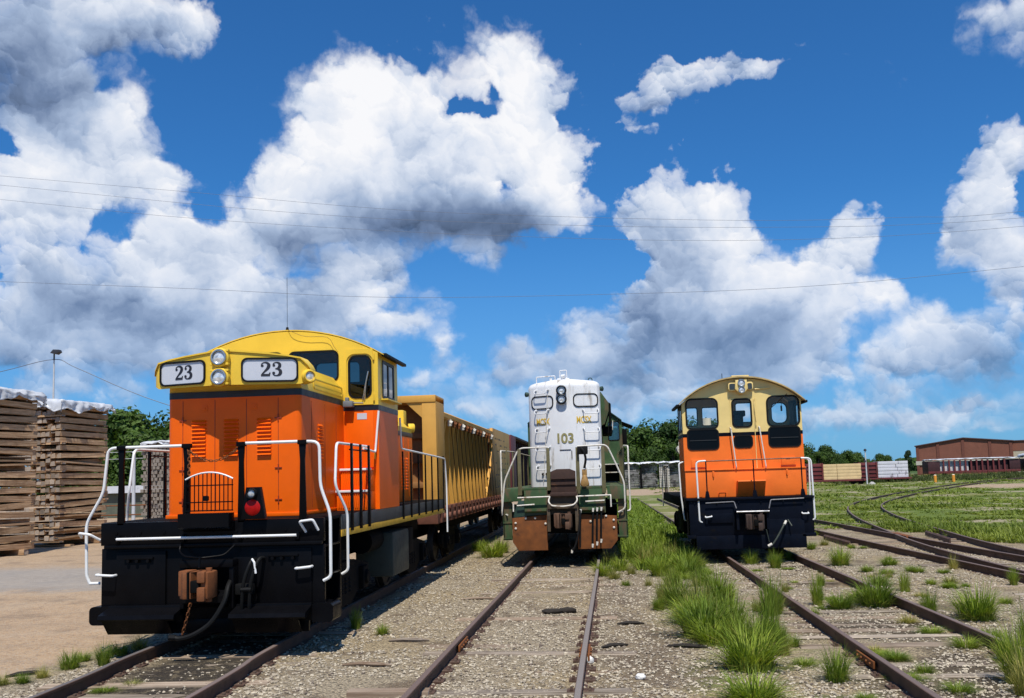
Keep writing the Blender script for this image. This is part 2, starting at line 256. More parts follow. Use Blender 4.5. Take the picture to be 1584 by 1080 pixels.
class MB:
    def __init__(s): s.b=bmesh.new()
    def box(s,x0,x1,y0,y1,z0,z1,bev=0.0,M=None):
        if x1<x0:x0,x1=x1,x0
        if y1<y0:y0,y1=y1,y0
        if z1<z0:z0,z1=z1,z0
        V=[s.b.verts.new(p) for p in ((x0,y0,z0),(x1,y0,z0),(x1,y1,z0),(x0,y1,z0),(x0,y0,z1),(x1,y0,z1),(x1,y1,z1),(x0,y1,z1))]
        F=[s.b.faces.new([V[i] for i in f]) for f in ((3,2,1,0),(4,5,6,7),(0,1,5,4),(1,2,6,5),(2,3,7,6),(3,0,4,7))]
        if M is not None:
            for v in V: v.co=M@v.co
        if bev:
            E=list({e for f in F for e in f.edges})
            bmesh.ops.bevel(s.b,geom=E,offset=min(bev,.45*min(x1-x0,y1-y0,z1-z0)),segments=2,affect='EDGES',profile=.6)
        return s
    def prism(s,poly,plane,d0,d1,bev=0.0):
        def mp(p,d):
            return {'xz':(p[0],d,p[1]),'yz':(d,p[0],p[1]),'xy':(p[0],p[1],d)}[plane]
        A=[s.b.verts.new(mp(p,d0)) for p in poly]; B=[s.b.verts.new(mp(p,d1)) for p in poly]
        n=len(poly); F=[s.b.faces.new(A),s.b.faces.new(B[::-1])]
        for i in range(n): F.append(s.b.faces.new((A[i],B[i],B[(i+1)%n],A[(i+1)%n])))
        if bev:
            E=list(set(F[0].edges)|set(F[1].edges)); bmesh.ops.bevel(s.b,geom=E,offset=bev,segments=2,affect='EDGES',profile=.6)
        return s
    def holed(s,outer,holes,mp,t,nrm):
        """flat plate with openings; mp maps (u,v) to a point, thickness t along nrm"""
        tb=bmesh.new(); E=[]
        for L in [outer]+holes:
            V=[tb.verts.new((p[0],p[1],0)) for p in L]
            for i in range(len(V)): E.append(tb.edges.new((V[i],V[(i+1)%len(V)])))
        bmesh.ops.triangle_fill(tb,use_beauty=True,use_dissolve=False,edges=E)
        n=Vector(nrm)*t; A={};B={}
        for v in tb.verts:
            p=Vector(mp(v.co.x,v.co.y)); A[v.index if 0 else v]=s.b.verts.new(p); B[v]=s.b.verts.new(p+n)
        for f in tb.faces:
            s.b.faces.new([A[v] for v in f.verts]); s.b.faces.new([B[v] for v in reversed(f.verts)])
        for e in tb.edges:
            if len(e.link_faces)==1:
                a,b=e.verts; s.b.faces.new((A[a],B[a],B[b],A[b]))
        tb.free(); return s
    def tube(s,P,r,n=8,cap=True,flat=None):
        P=[Vector(p) for p in P]; rings=[]; up=None
        rs=r if isinstance(r,(list,tuple)) else [r]*len(P)
        for i,p in enumerate(P):
            t=(P[min(i+1,len(P)-1)]-P[max(i-1,0)]).normalized()
            if up is None:
                up=Vector((0,0,1)) if abs(t.z)<.9 else Vector((0,1,0))
            sd=t.cross(up)
            if sd.length<1e-5: sd=t.orthogonal()
            sd.normalize(); up=sd.cross(t).normalized()
            rings.append([s.b.verts.new(p+rs[i]*(math.cos(2*math.pi*k/n)*sd+math.sin(2*math.pi*k/n)*up)) for k in range(n)])
        for a,b in zip(rings,rings[1:]):
            for k in range(n): s.b.faces.new((a[k],a[(k+1)%n],b[(k+1)%n],b[k]))
        if cap: s.b.faces.new(rings[0][::-1]); s.b.faces.new(rings[-1])
        return s
    def cyl(s,p0,p1,r0,r1=None,n=20): return s.tube([p0,p1],[r0,r0 if r1 is None else r1],n)
    def lathe(s,prof,o,ax,n=24):
        """profile of (distance along ax, radius)"""
        ax=Vector(ax).normalized(); o=Vector(o); e1=ax.orthogonal().normalized(); e2=ax.cross(e1)
        rings=[[s.b.verts.new(o+ax*d+max(q,.0005)*(math.cos(2*math.pi*k/n)*e1+math.sin(2*math.pi*k/n)*e2)) for k in range(n)] for d,q in prof]
        for a,b in zip(rings,rings[1:]):
            for k in range(n): s.b.faces.new((a[k],a[(k+1)%n],b[(k+1)%n],b[k]))
        s.b.faces.new(rings[0][::-1]); s.b.faces.new(rings[-1]); return s
    def quad(s,*p): s.b.faces.new([s.b.verts.new(q) for q in p]); return s
    def build(s,name,m,parent=None,smooth=True,loc=None,rot=None):
        bmesh.ops.recalc_face_normals(s.b,faces=s.b.faces)
        me=bpy.data.meshes.new(name); s.b.to_mesh(me); s.b.free()
        if smooth and len(me.polygons):
            me.polygons.foreach_set('use_smooth',[True]*len(me.polygons)); me.set_sharp_from_angle(angle=R(38))
        me.materials.append(m)
        o=bpy.data.objects.new(name,me); COL.objects.link(o)
        if parent: o.parent=parent
        if loc is not None: o.location=loc
        if rot is not None: o.rotation_euler=rot
        return o
def rawmesh(name,V,F,m,parent=None,smooth=False,loc=None):
    me=bpy.data.meshes.new(name); me.from_pydata(V,[],F); me.materials.append(m)
    if smooth: me.polygons.foreach_set('use_smooth',[True]*len(me.polygons))
    o=bpy.data.objects.new(name,me); COL.objects.link(o)
    if parent: o.parent=parent
    if loc: o.location=loc
    return o
def tag(o,label=None,cat=None,group=None,kind=None):
    if label: o['label']=label
    if cat: o['category']=cat
    if group: o['group']=group
    if kind: o['kind']=kind
    return o
def thing(name,label,cat,loc=(0,0,0),rz=0,group=None):
    o=bpy.data.objects.new(name,None); COL.objects.link(o); o.location=loc; o.rotation_euler=(0,0,rz); o.empty_display_size=.3
    return tag(o,label,cat,group)
def copy_tree(o,parent=None):
    c=o.copy(); COL.objects.link(c)
    if parent: c.parent=parent
    for ch in list(o.children): copy_tree(ch,c)
    return c
def text(s,size,m,parent,mp,name='lettering',sx=1.0,t=.004,spacing=1.0,bold=0.0):
    """lettering laid out in (u,v) and mapped by mp(u,v,d)"""
    cu=bpy.data.curves.new('t','FONT'); cu.body=s; cu.size=size; cu.align_x='CENTER'; cu.align_y='CENTER'; cu.extrude=t; cu.offset=bold; cu.space_character=spacing
    o=bpy.data.objects.new('t',cu); COL.objects.link(o)
    me=bpy.data.meshes.new_from_object(o.evaluated_get(bpy.context.evaluated_depsgraph_get()))
    bpy.data.objects.remove(o); bpy.data.curves.remove(cu)
    for v in me.vertices: v.co=mp(v.co.x*sx,v.co.y,v.co.z)
    me.name=name; me.materials.clear(); me.materials.append(m); q=bpy.data.objects.new(name,me); COL.objects.link(q); q.parent=parent; return q
# ------------------------------------------------------------------ shared paints
def paints():
    P={}
    P['orange']=mat('orange_paint',(.86,.125,.002),.40,var=.10,scale=1.5,bump=.02,bscale=6,tint=(.50,.085,.01),tmask=(.62,.85),tscale=1.8,streak=5,spec=.22)
    P['yellow']=mat('yellow_paint',(.80,.53,.05),.38,var=.10,scale=1.5,tint=(.50,.33,.05),tmask=(.6,.85),tscale=2,streak=4,spec=.3)
    P['black']=mat('black_paint',(.004,.004,.005),.30,var=.3,scale=2,bump=.03,bscale=9,spec=.07)
    P['under']=mat('grimy_black_steel',(.004,.004,.004),.8,var=.4,scale=4,bump=.1,bscale=30,tint=(.012,.009,.007),tscale=5,spec=.1)
    P['white']=mat('white_rail_paint',(.78,.78,.76),.45,var=.06,scale=8,tint=(.45,.36,.28),tmask=(.66,.8),tscale=9)
    P['offwhite']=mat('worn_white_rail_paint',(.66,.62,.54),.55,var=.12,scale=8,tint=(.25,.16,.10),tmask=(.52,.7),tscale=9)
    P['cream']=mat('cream_paint',(.80,.60,.22),.48,var=.08,scale=2,tint=(.5,.36,.16),tmask=(.62,.85),tscale=2.4,streak=4)
    P['fade']=mat('faded_orange_paint',(.88,.175,.022),.5,var=.10,scale=2,tint=(.52,.10,.02),tmask=(.6,.82),tscale=2.2,streak=5,spec=.25)
    P['navy']=mat('dark_navy_paint',(.004,.0055,.011),.4,var=.3,scale=3,bump=.04,bscale=12,tint=(.010,.008,.006),tscale=4,spec=.08)
    P['green']=mat('dark_green_paint',(.045,.088,.036),.55,var=.3,scale=3,tint=(.115,.08,.045),tmask=(.47,.62),tscale=3.6,streak=3,spec=.25,bump=.06,bscale=14)
    P['dkgreen']=mat('deep_green_paint',(.02,.05,.035),.5,var=.2,scale=3)
    P['hoodwhite']=mat('weathered_white_paint',(.72,.72,.72),.5,var=.07,scale=2.5,tint=(.36,.32,.27),tmask=(.54,.70),tscale=6.5,streak=7)
    P['rust']=mat('rusty_brown_steel',(.17,.052,.008),.8,var=.3,scale=5,bump=.15,bscale=40,tint=(.05,.022,.012),tscale=3)
    P['rustorange']=mat('rust_orange_iron',(.19,.060,.015),.75,var=.25,scale=8,bump=.3,bscale=60,tint=(.14,.05,.02),tscale=6)
    P['olive']=mat('olive_post_paint',(.12,.105,.045),.6,var=.25,scale=6)
    P['glass']=glass_mat('window_glass',(.34,.38,.38),.0)
    P['dkglass']=glass_mat('dark_tinted_glass',(.03,.035,.04),.06)
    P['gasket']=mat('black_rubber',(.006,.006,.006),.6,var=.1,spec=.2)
    P['board']=mat('number_board_panel',(.56,.575,.62),.12,var=.03)
    P['ink']=mat('black_lettering',(.012,.012,.02),.5,var=.05)
    P['lens']=mat('lamp_lens',(.72,.74,.74),.12,metal=.35,var=.45,scale=22)
    P['chrome']=mat('bare_steel',(.55,.55,.54),.3,metal=.9,var=.1)
    P['red']=mat('red_lens',(.36,.004,.003),.35,var=.25,scale=14,spec=.2)
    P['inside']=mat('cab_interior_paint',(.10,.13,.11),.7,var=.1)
    P['tank']=mat('tank_paint',(.035,.045,.035),.6,var=.25,scale=3)
    P['wheel']=mat('wheel_steel',(.03,.026,.023),.6,metal=.4,var=.3,scale=6)
    return P
P=None
# ------------------------------------------------------------------ common railway bits
def wheelset(parent,x,y,r=.5,hw=.8):
    for sx in (-1,1):
        m=MB(); X=x+sx*hw
        m.lathe([(-.07,r+.03),(-.04,r+.03),(-.03,r),(.07,r-.01),(.075,r-.06),(.05,r-.08),(.05,.16),(.10,.13),(.10,.01)],(X,y,r+.16),(sx,0,0),28)
        m.build('wheel',P['wheel'],parent)
def truck(parent,cx,cy,n=2,wb=1.9,r=.5,half=1.08,m=None):
    ys=[cy+(i-(n-1)/2)*wb for i in range(n)]
    for y in ys: wheelset(parent,cx,y,r)
    for sx in (-1,1):
        b=MB(); X=cx+sx*half
        y0,y1=ys[0]-.45,ys[-1]+.45
        prof=[(y0,.62),(y0+.2,.5),(ys[0]+.25,.5),(cy-.35,.32),(cy+.35,.32),(ys[-1]-.25,.5),(y1-.2,.5),(y1,.62),(y1,.86),(cy+.5,.98),(cy-.5,.98),(y0,.86)]
        b.prism(prof,'yz',X-.06,X+.06,.015)
        for y in ys:
            b.box(X-.09,X+.14,y-.17,y+.17,.48,.84,.03); b.cyl((X+.14,y,.66),(X+.18,y,.66),.12,.10,16)
        for k in (-.22,0,.22):
            b.lathe([(0,.07),(.02,.085),(.05,.07),(.08,.085),(.11,.07),(.14,.085),(.17,.07),(.2,.085),(.24,.07)],(X,cy+k,.5),(0,0,1),12)
        b.build('truck_frame',m or P['under'],parent)
def coupler(parent,x,y,z,m):
    b=MB(); cx0=x; x=0.0; cz0=z; z=0.0
    b.box(x-.12,x+.10,y-.25,y+.55,z-.1,z+.1,.03)
    # knuckle head : casting with guard arm and curved knuckle
    b.prism([(x-.24,y-.24),(x-.24,y-.52),(x-.16,y-.60),(x-.06,y-.56),(x-.02,y-.42),(x+.04,y-.42),(x+.09,y-.56),(x+.20,y-.58),(x+.24,y-.46),(x+.20,y-.24),(x+.12,y-.18),(x-.14,y-.18)],'xy',z-.19,z+.19,.025)
    b.prism([(x-.25,y-.3),(x-.25,y-.54),(x-.10,y-.585),(x-.08,y-.3)],'xy',z-.15,z+.21,.02)
    b.box(x+.05,x+.17,y-.62,y-.52,z-.22,z-.02,.025); b.box(x+.05,x+.17,y-.62,y-.52,z+.04,z+.2,.025)
    b.cyl((x+.16,y-.44,z-.24),(x+.16,y-.44,z+.24),.045,n=10)
    o=b.build('coupler',m,parent,loc=(cx0,y*.12,cz0)); o.scale=(.88,.88,.88); k=MB(); k.box(x-.055,x+.075,y-.60,y-.45,z-.10,z+.07,.015); k.box(x-.10,x-.075,y-.605,y-.5,z-.19,z+.19); k.build('knuckle_gap_shade',P['under'],o); return o  # solid black boxes put in as the shade inside the open knuckle
def chain(b,P_,r=.006,step=.035):
    P_=[Vector(p) for p in P_]; L=0
    for a,c in zip(P_,P_[1:]):
        n=max(1,int((c-a).length/step))
        for i in range(n):
            p=a.lerp(c,(i+.5)/n); d=(c-a).normalized()*step*.72
            o=d.orthogonal().normalized()*step*.34
            if (L%2): o=d.cross(o).normalized()*step*.34
            L+=1
            b.tube([p-d,p-d*.5+o,p+d*.5+o,p+d,p+d*.5-o,p-d*.5-o,p-d],r,5,cap=False)
def sag(a,b,s,n=8):
    a=Vector(a);b=Vector(b); return [a.lerp(b,i/n)-Vector((0,0,s*4*(i/n)*(1-i/n))) for i in range(n+1)]
def headlight(parent,o,ax,r,body,name='headlight'):
    h=MB(); h.lathe([(-.10,r*1.05),(.03,r*1.05),(.05,r),(.05,r*.86),(.0,r*.84)],o,ax,24); hl=h.build(name,body,parent)
    l=MB(); l.lathe([(.015,r*.85),(.03,r*.6),(.037,.0)],o,ax,24); l.build('lens',P['lens'],hl)
    return hl
def window(parent,cx,cz,w,h,r,mp,nrm,glass,t=.02,fw=.03,name='window'):
    """rubber gasket ring with its pane"""
    m=MB(); m.holed(rr(cx,cz,w+2*fw*.6,h+2*fw*.6,r+fw*.6),[rr(cx,cz,w-fw*.8,h-fw*.8,max(.01,r-fw*.4))],mp,t,nrm)
    f=m.build(name,P['gasket'],parent)
    g=MB(); poly=rr(cx,cz,w-fw*.8+.004,h-fw*.8+.004,max(.01,r-fw*.4)); off=Vector(nrm)*(t*.35)
    g.b.faces.new([g.b.verts.new(Vector(mp(*p))+off) for p in poly]); g.build('pane',glass,f,smooth=False)
    return f
def louvers(b,cx,z0,z1,w,n,y,d=.03):
    p=(z1-z0)/n
    for i in range(n):
        z=z0+i*p
        b.prism([(y,z),(y-d,z+p*.12),(y-d*.9,z+p*.22),(y,z+p*.75)],'yz',cx-w/2,cx+w/2)
def louvers_x(b,y0,y1,z0,z1,n,x,d=.03,s=1):
    p=(z1-z0)/n
    for i in range(n):
        z=z0+i*p
        b.prism([(x,z),(x+s*d,z+p*.12),(x+s*d*.9,z+p*.22),(x,z+p*.75)],'xz',y0,y1)
def stroke(b,pts,wid,mp,d,k=8):
    C=catmull([(p[0],p[1],0) for p in pts],k); n=len(C)
    W=[]
    for i in range(n):
        u=i/(n-1)*(len(wid)-1); j=min(int(u),len(wid)-2); W.append(wid[j]+(wid[j+1]-wid[j])*(u-j))
    L=[];Q=[]
    for i in range(n):
        t=(C[min(i+1,n-1)]-C[max(i-1,0)]).normalized(); o=Vector((-t.y,t.x,0))*W[i]*.62
        L.append(b.verts.new(mp(*(C[i]+o)[:2],d))); Q.append(b.verts.new(mp(*(C[i]-o)[:2],d)))
    for i in range(n-1): b.faces.new((L[i],L[i+1],Q[i+1],Q[i]))
def disc(b,c,r,mp,d): b.faces.new([b.verts.new(mp(c[0]+r*math.cos(2*math.pi*i/18),c[1]+r*math.sin(2*math.pi*i/18),d)) for i in range(18)])
def digits23(parent,mp,h):
    """serif 23; mp(u,v,d)"""
    s=h/14; W=19.0; SX=1.12
    m=MB()
    f2=lambda u,v,d: mp((u-W/2)*s*SX,(v-7)*s,d)
    stroke(m.b,[(.9,10.6),(1.5,12.5),(3.6,13.55),(6,13.1),(7.3,11.5),(7.2,9.5),(6.0,7.1),(3.8,4.6),(1.2,1.4)],[.6,.7,.9,1.6,2.3,2.4,2.0,1.3,.9],f2,.001)
    disc(m.b,(1.75,10.4),1.25,f2,.0016)
    m.b.faces.new([m.b.verts.new(f2(u,v,.0022)) for u,v in ((.6,0),(8.3,0),(8.9,3.7),(8.1,3.7),(7.2,2.1),(3,2.2),(1.2,1.9),(.6,1.3))])
    f3=lambda u,v,d: mp((u+10-W/2)*s*SX,(v-7)*s,d)
    stroke(m.b,[(.9,11),(1.7,12.8),(3.8,13.55),(6.0,12.9),(6.9,11.1),(6.4,9.0),(4.8,7.6),(3.0,7.2)],[.6,.7,.9,1.7,2.2,2.1,1.2,.7],f3,.001)
    stroke(m.b,[(3.0,7.3),(5.2,7.0),(7.1,5.6),(7.5,3.6),(6.6,1.5),(4.4,.5),(2,.8),(.8,2.6)],[.7,1.2,2.2,2.4,2.1,1.0,.7,.6],f3,.0016)
    disc(m.b,(1.75,10.7),1.2,f3,.0022); disc(m.b,(1.6,3.0),1.3,f3,.0028)
    return m.build('numerals',P['ink'],parent,smooth=False)
# ------------------------------------------------------------------ locomotive 23
def arch(x0,x1,z0,zp,n=14):
    """arc from (x1,z0) over the peak zp to (x0,z0)"""
    w=(x1-x0)/2; h=zp-z0; Rr=(w*w+h*h)/(2*h); c=(x0+x1)/2; a=math.asin(w/Rr)
    return [(c+Rr*math.sin(a-2*a*i/n),zp-Rr+Rr*math.cos(a-2*a*i/n)) for i in range(n+1)]
def XZ(y): return lambda u,v:(u,y,v)
def YZ(x): return lambda u,v:(x,u,v)
def make_loco23():
    T=thing('locomotive','glossy orange locomotive with yellow cab, black front and the number 23 on white boards','locomotive',(-5.17,12.0,0))
    K=P
    # --- front sheet, deck and sill
    b=MB(); b.box(-1.52,1.51,0,.10,1.44,1.74,.012); b.box(-1.45,1.50,-.05,.02,1.40,1.445,.01); b.box(-1.52,1.51,.03,.10,.45,1.40,.01)
    b.box(-1.30,-.62,.0,.035,.62,1.36,.01); b.box(.62,1.35,.0,.035,.62,1.36,.01)
    for sx in(-1,1):
        b.box(sx*.98-.2,sx*.98+.2,-.04,.03,1.255,1.285,.006)
        for k in(-.14,-.02,.13): b.cyl((sx*.98+k,-.045,1.235),(sx*.98+k,.03,1.235),.022,n=10)
    for k in range(9): b.cyl((-1.3+k*.33,-.012,1.6),(-1.3+k*.33,.02,1.6),.018,n=8)
    b.build('front_sheet',K['black'],T)
    b=MB(); b.box(-1.5,1.5,.10,.86,1.70,1.745,.008); b.box(-1.03,1.03,.86,9.3,1.70,1.745,.008)
    b.box(-1.5,-1.03,.86,9.3,1.70,1.745); b.box(1.03,1.5,.86,9.3,1.70,1.745); b.build('deck',K['under'],T)
    for sx in(-1,1):
        b=MB(); b.box(sx*1.46,sx*1.51,.86,9.3,1.535,1.742,.006); b.build('side_sill',mat('sill_grey_paint',(.05,.055,.055),.5,var=.25,tint=(.10,.09,.07),tmask=(.6,.8)),T)
        b=MB(); b.box(sx*1.455,sx*1.513,.86,9.3,1.44,1.533,.004); b.build('sill_stripe',mat('stripe_yellow_paint',(.62,.36,.03),.45,var=.2,scale=4,tint=(.2,.13,.04),tmask=(.58,.75)),T)
    # footboards / plow ledge
    b=MB()
    for x0,x1 in((-1.38,-.36),(.36,1.36)):
        b.prism([(-.02,.64),(-.30,.57),(-.32,.52),(-.30,.50),(-.02,.56)],'yz',x0,x1); b.prism([(-.25,.50),(-.22,.50),(-.05,.30),(-.08,.30)],'yz',x0+.02,x1-.12)
        b.box(x0,x1,-.05,.08,.44,.66,.01)
    b.box(-1.36,1.30,.02,.09,.29,.47,.01)
    b.prism(rr(-1.50,.53,.30,.24,.06),'xz',-.03,.35); b.prism(rr(1.49,.53,.30,.24,.06),'xz',-.03,.35)
    b.build('footboard',K['black'],T)
    # coupler pocket
    b=MB(); b.box(-.36,.36,-.16,.06,1.14,1.24,.015); b.box(-.36,-.30,-.14,.06,.62,1.16,.01); b.box(.30,.36,-.14,.06,.62,1.16,.01); b.box(-.30,.30,.0,.06,.62,1.16)
    b.prism([(-.02,.62),(-.20,.70),(-.20,.78),(-.02,.84)],'yz',-.30,.30); b.build('coupler_pocket',K['black'],T)
    coupler(T,0.0,.0,.95,K['rustorange'])
    # uncoupling lever
    b=MB(); b.tube([(-1.27,-.06,1.525),(1.17,-.06,1.525)],.018); b.build('uncoupling_lever',K['white'],T)
    b=MB(); b.tube(fillet([(-.38,-.06,1.46),(-.38,-.12,1.36),(-.28,-.20,1.30),(.0,-.34,1.28),(.26,-.20,1.30),(.36,-.1,1.42)],.06),.012); b.tube([(.0,-.34,1.29),(.0,-.36,1.16)],.016); b.build('lever_linkage',K['black'],T)
    for x in(-1.27,-.38,.40,1.17): b=MB(); b.box(x-.03,x+.03,-.045,.0,1.47,1.57,.008); b.build('lever_bracket',K['black'],T)
    # hoses and chain
    b=MB(); b.tube(catmull([(.30,-.05,.98),(.32,-.22,.90),(.30,-.30,.72),(.16,-.36,.48),(-.04,-.40,.34),(-.22,-.40,.29),(-.30,-.40,.30)],5),.032)
    b.tube([(-.29,-.40,.30),(-.37,-.40,.305)],.038)
    b.build('brake_hose',K['gasket'],T)
    b=MB(); chain(b,sag((-.05,-.50,.74),(-.20,-.40,.34),.02,4),.008,.045); b.build('chain',K['rust'],T)
    b=MB()
    for x,z0 in((.62,1.10),(.72,1.12)):
        b.tube(catmull([(x,-.02,z0+.12),(x-.02,-.16,z0+.10),(x-.10,-.2,z0-.15),(x-.14,-.16,z0-.45),(x-.16,-.10,z0-.62)],5),.024)
    b.box(.36,.60,-.10,.02,.78,.92,.02); b.tube([(.46,-.1,.85),(.50,-.2,.86),(.62,-.2,.86)],.03); b.build('air_hose',K['gasket'],T)
    b=MB(); b.tube([(.62,-.17,1.24),(.66,-.20,1.20),(.68,-.2,1.06)],.014); b.build('hose_fitting',K['white'],T)
    # grab irons on the sheet
    for pts in ([(-1.53,-.02,1.07),(-1.53,-.10,1.07),(-1.30,-.10,1.055),(-1.30,-.0,1.055)],[(1.16,-.0,1.10),(1.16,-.09,1.10),(1.36,-.09,1.12),(1.36,.0,1.12)],[(1.28,0,1.56),(1.22,-.09,1.70),(1.40,-.09,1.72),(1.45,-.02,1.58)],[(-1.53,.0,1.52),(-1.62,-.10,1.60),(-1.78,-.08,1.62),(-1.80,.02,1.56)]):
        b=MB(); b.tube(fillet(pts,.03),.017); b.build('grab_iron',K['white'],T)
    # --- stair wells
    for sx in(-1,1):
        b=MB()
        for z in(.62,1.0,1.38): b.box(sx*1.08,sx*1.50,.12,.82,z-.025,z,.005)
        b.box(sx*1.05,sx*1.08,.10,.86,.55,1.70); b.box(sx*1.08,sx*1.50,.80,.86,.50,1.70); b.build('stair',K['black'],T)
    # --- front hood
    fil=[];x=.97;r=.09
    plan=[(-x,3.0)]+[(-x+r-r*math.cos(a),.75+r-r*math.sin(a)) for a in [R(15*i) for i in range(7)]]+[(x-r+r*math.sin(a),.75+r-r*math.cos(a)) for a in [R(15*i) for i in range(7)]]+[(x,3.0)]
    b=MB(); b.prism(plan,'xy',1.745,3.43); hood=b.build('hood',K['orange'],T)
    p2=[(q[0]*1.004,q[1]-.004) for q in plan]; b=MB(); b.prism(p2,'xy',3.432,3.522); b.build('hood_stripe',mat('dark_blue_stripe',(.008,.009,.016),.4,var=.1),T)
    b=MB(); b.box(-x-.012,x+.012,.735,3.0,1.747,1.80,.01); b.build('hood_skirt',K['orange'],hood)
    for cx in(-.50,-.03,.45): b=MB(); louvers(b,cx,2.60,3.14,.20,10,.755,.046); b.build('louvers',K['orange'],hood)
    for sx in(-1,1): b=MB(); louvers_x(b,1.55,1.75,2.55,3.08,10,sx*(x-.004),.034,sx); b.build('louvers',K['orange'],hood)
    b=MB()
    for cx in(-.74,-.27,.19,.65): b.box(cx-.004,cx+.004,.746,.752,1.84,3.40)
    for cx in(-.74,.65):
        for z in(3.12,2.42,1.98): b.box(cx-.05,cx+.05,.738,.752,z-.008,z+.008); b.cyl((cx,.742,z-.05),(cx,.742,z+.05),.009,n=8)
    for y in (1.25,1.9,2.5): b.box(x-.002,x+.004,y-.004,y+.004,1.85,3.38); b.box(-x-.004,-x+.002,y-.004,y+.004,1.85,3.38)
    b.build('door_seams',mat('dark_orange_seam',(.30,.035,.004),.5,var=.1),hood)
    b=MB()
    for cx in(-.42,.30): b.box(cx-.045,cx+.045,.742,.752,3.24,3.33,.006); b.cyl((cx,.73,3.285),(cx,.75,3.285),.018,n=10)
    b.build('door_latch',K['orange'],hood)
    # hood top, yellow
    def top(x,z0,z1,zc): return [(-x,z0),(x,z0),(x,z0+.10),(x-.05,z1-.14),(x-.17,z1),(x-.5,zc-.02),(0,zc),(-x+.5,zc-.02),(-x+.17,z1),(-x+.05,z1-.14),(-x,z0+.10)]
    b=MB(); b.prism(top(x,3.524,3.90,3.97),'xz',.80,3.0,.02); ht=b.build('hood_top',K['yellow'],T)
    b=MB(); b.holed(rr(2.1,3.64,1.5,.16,.05),[rr(2.1,3.64,1.46,.12,.04)],YZ(x+.002),.012,(1,0,0)); b.build('access_panel',K['yellow'],ht)
    # --- number board housing: two angled wings meeting in a blunt prow
    yw,yc=.62,.33
    def wing(s):
        dx,dy=1.13,(yw-yc); L=math.hypot(dx,dy); ux,uy=dx/L,dy/L
        def mp(u,v,d=0.0):  # u = distance from the prow, d = outwards
            return Vector((s*(u*ux+d*uy), yc+u*uy-d*ux, v))
        return mp,L,Vector((s*uy,-ux,0))
    b=MB()
    tp=lambda x:4.03-.085*abs(x)/1.1-.05*(abs(x)/1.13)**4
    X=[-1.13,-1.10,-1.02,-.85,-.6,-.3,-.12,0,.12,.3,.6,.85,1.02,1.10,1.13]
    for xx0,xx1 in zip(X,X[1:]):
        V=[]
        for q in(xx0,xx1):
            yf=yc+(yw-yc)*max(abs(q),.0)/1.13; e=max(0,(abs(q)-1.0)/.13); e=min(e,1)
            yf+= .10*e*e
            V.append([(q,yf,3.565+.06*e*e),(q,yf,tp(q)-.13*e*e),(q,.86,tp(q)-.02-.13*e*e),(q,.86,3.60+.03*e)])
        A=[b.b.verts.new(p) for p in V[0]];B=[b.b.verts.new(p) for p in V[1]]
        for i in range(4): b.b.faces.new((A[i],A[(i+1)%4],B[(i+1)%4],B[i]))
    bmesh.ops.remove_doubles(b.b,verts=b.b.verts,dist=.0005)
    bmesh.ops.holes_fill(b.b,edges=b.b.edges,sides=8)
    hs=b.build('number_board_housing',K['yellow'],T)
    # roof lip of the housing
    b=MB()
    for q0,q1 in zip(X,X[1:]):
        pr=[]
        for q in(q0,q1):
            yf=yc+(yw-yc)*abs(q)/1.13-.02; e=min(1,max(0,(abs(q)-1.0)/.13)); z=tp(q)+.002-.13*e*e; pr.append([(q*1.01,yf+.1*e*e,z),(q*1.01,yf+.1*e*e,z+.022),(q*1.01,.9,z+.022),(q*1.01,.9,z)])
        A=[b.b.verts.new(p) for p in pr[0]];B=[b.b.verts.new(p) for p in pr[1]]
        for i in range(4): b.b.faces.new((A[i],A[(i+1)%4],B[(i+1)%4],B[i]))
    bmesh.ops.remove_doubles(b.b,verts=b.b.verts,dist=.0005); bmesh.ops.holes_fill(b.b,edges=b.b.edges,sides=8)
    b.build('housing_roof',K['yellow'],hs)
    for s in(-1,1):
        mp,L,n=wing(s)
        cu=.645; w_,h_=.77,.34; cz=3.765
        m=MB(); m.holed(rr(cu,cz,w_,h_,.085),[rr(cu,cz,w_-.05,h_-.05,.065)],lambda u,v:mp(u,v,.0),.022,n); fr=m.build('number_board',K['gasket'],hs)
        m=MB(); m.b.faces.new([m.b.verts.new(mp(u,v,.006)) for u,v in rr(cu,cz,w_-.045,h_-.045,.065)]); m.build('board_panel',K['board'],fr,smooth=False)
        digits23(fr,(lambda u,v,d,mp=mp,s=s:mp(cu+s*u-(.02 if s<0 else -.02),cz+v+.01,.009+d)),.195)
    for z in(3.935,3.665):
        m=MB(); m.lathe([(-.02,.132),(.05,.132),(.07,.112),(.02,.11)],(0,.30,z),(0,-1,0),26)
        for a in range(4): q=R(45+90*a); m.box(math.cos(q)*.155-.02,math.cos(q)*.155+.02,.24,.30,z+math.sin(q)*.13-.016,z+math.sin(q)*.13+.016,.004)
        m.build('lamp_housing',K['yellow'],hs)
        headlight(hs,(0,.26,z),(0,-1,0),.104,K['chrome'])
    m=MB(); m.lathe([(-.05,.10),(.12,.10),(.14,.085)],(1.06,.74,3.67),(.6,-.8,0),20); m.build('class_lamp_housing',K['yellow'],hs)
    headlight(hs,(1.135,.64,3.67),(.6,-.8,0),.08,K['yellow'],'class_lamp')
    # --- cab
    yf,yr=2.95,4.40; hw=1.55; ez,pz=4.29,4.70; z0=1.745
    cab=MB()
    cab.holed([(-hw,z0),(hw,z0),(hw,3.345),(-hw,3.345)],[[(-.9,z0+.1),(.9,z0+.1),(.9,3.3),(-.9,3.3)]],XZ(yf),.05,(0,1,0))
    for sx in(-1,1): cab.holed([(yf+.052,z0),(yr,z0),(yr,3.345),(yf+.052,3.345)],[],YZ(sx*hw),.05,(-sx,0,0))
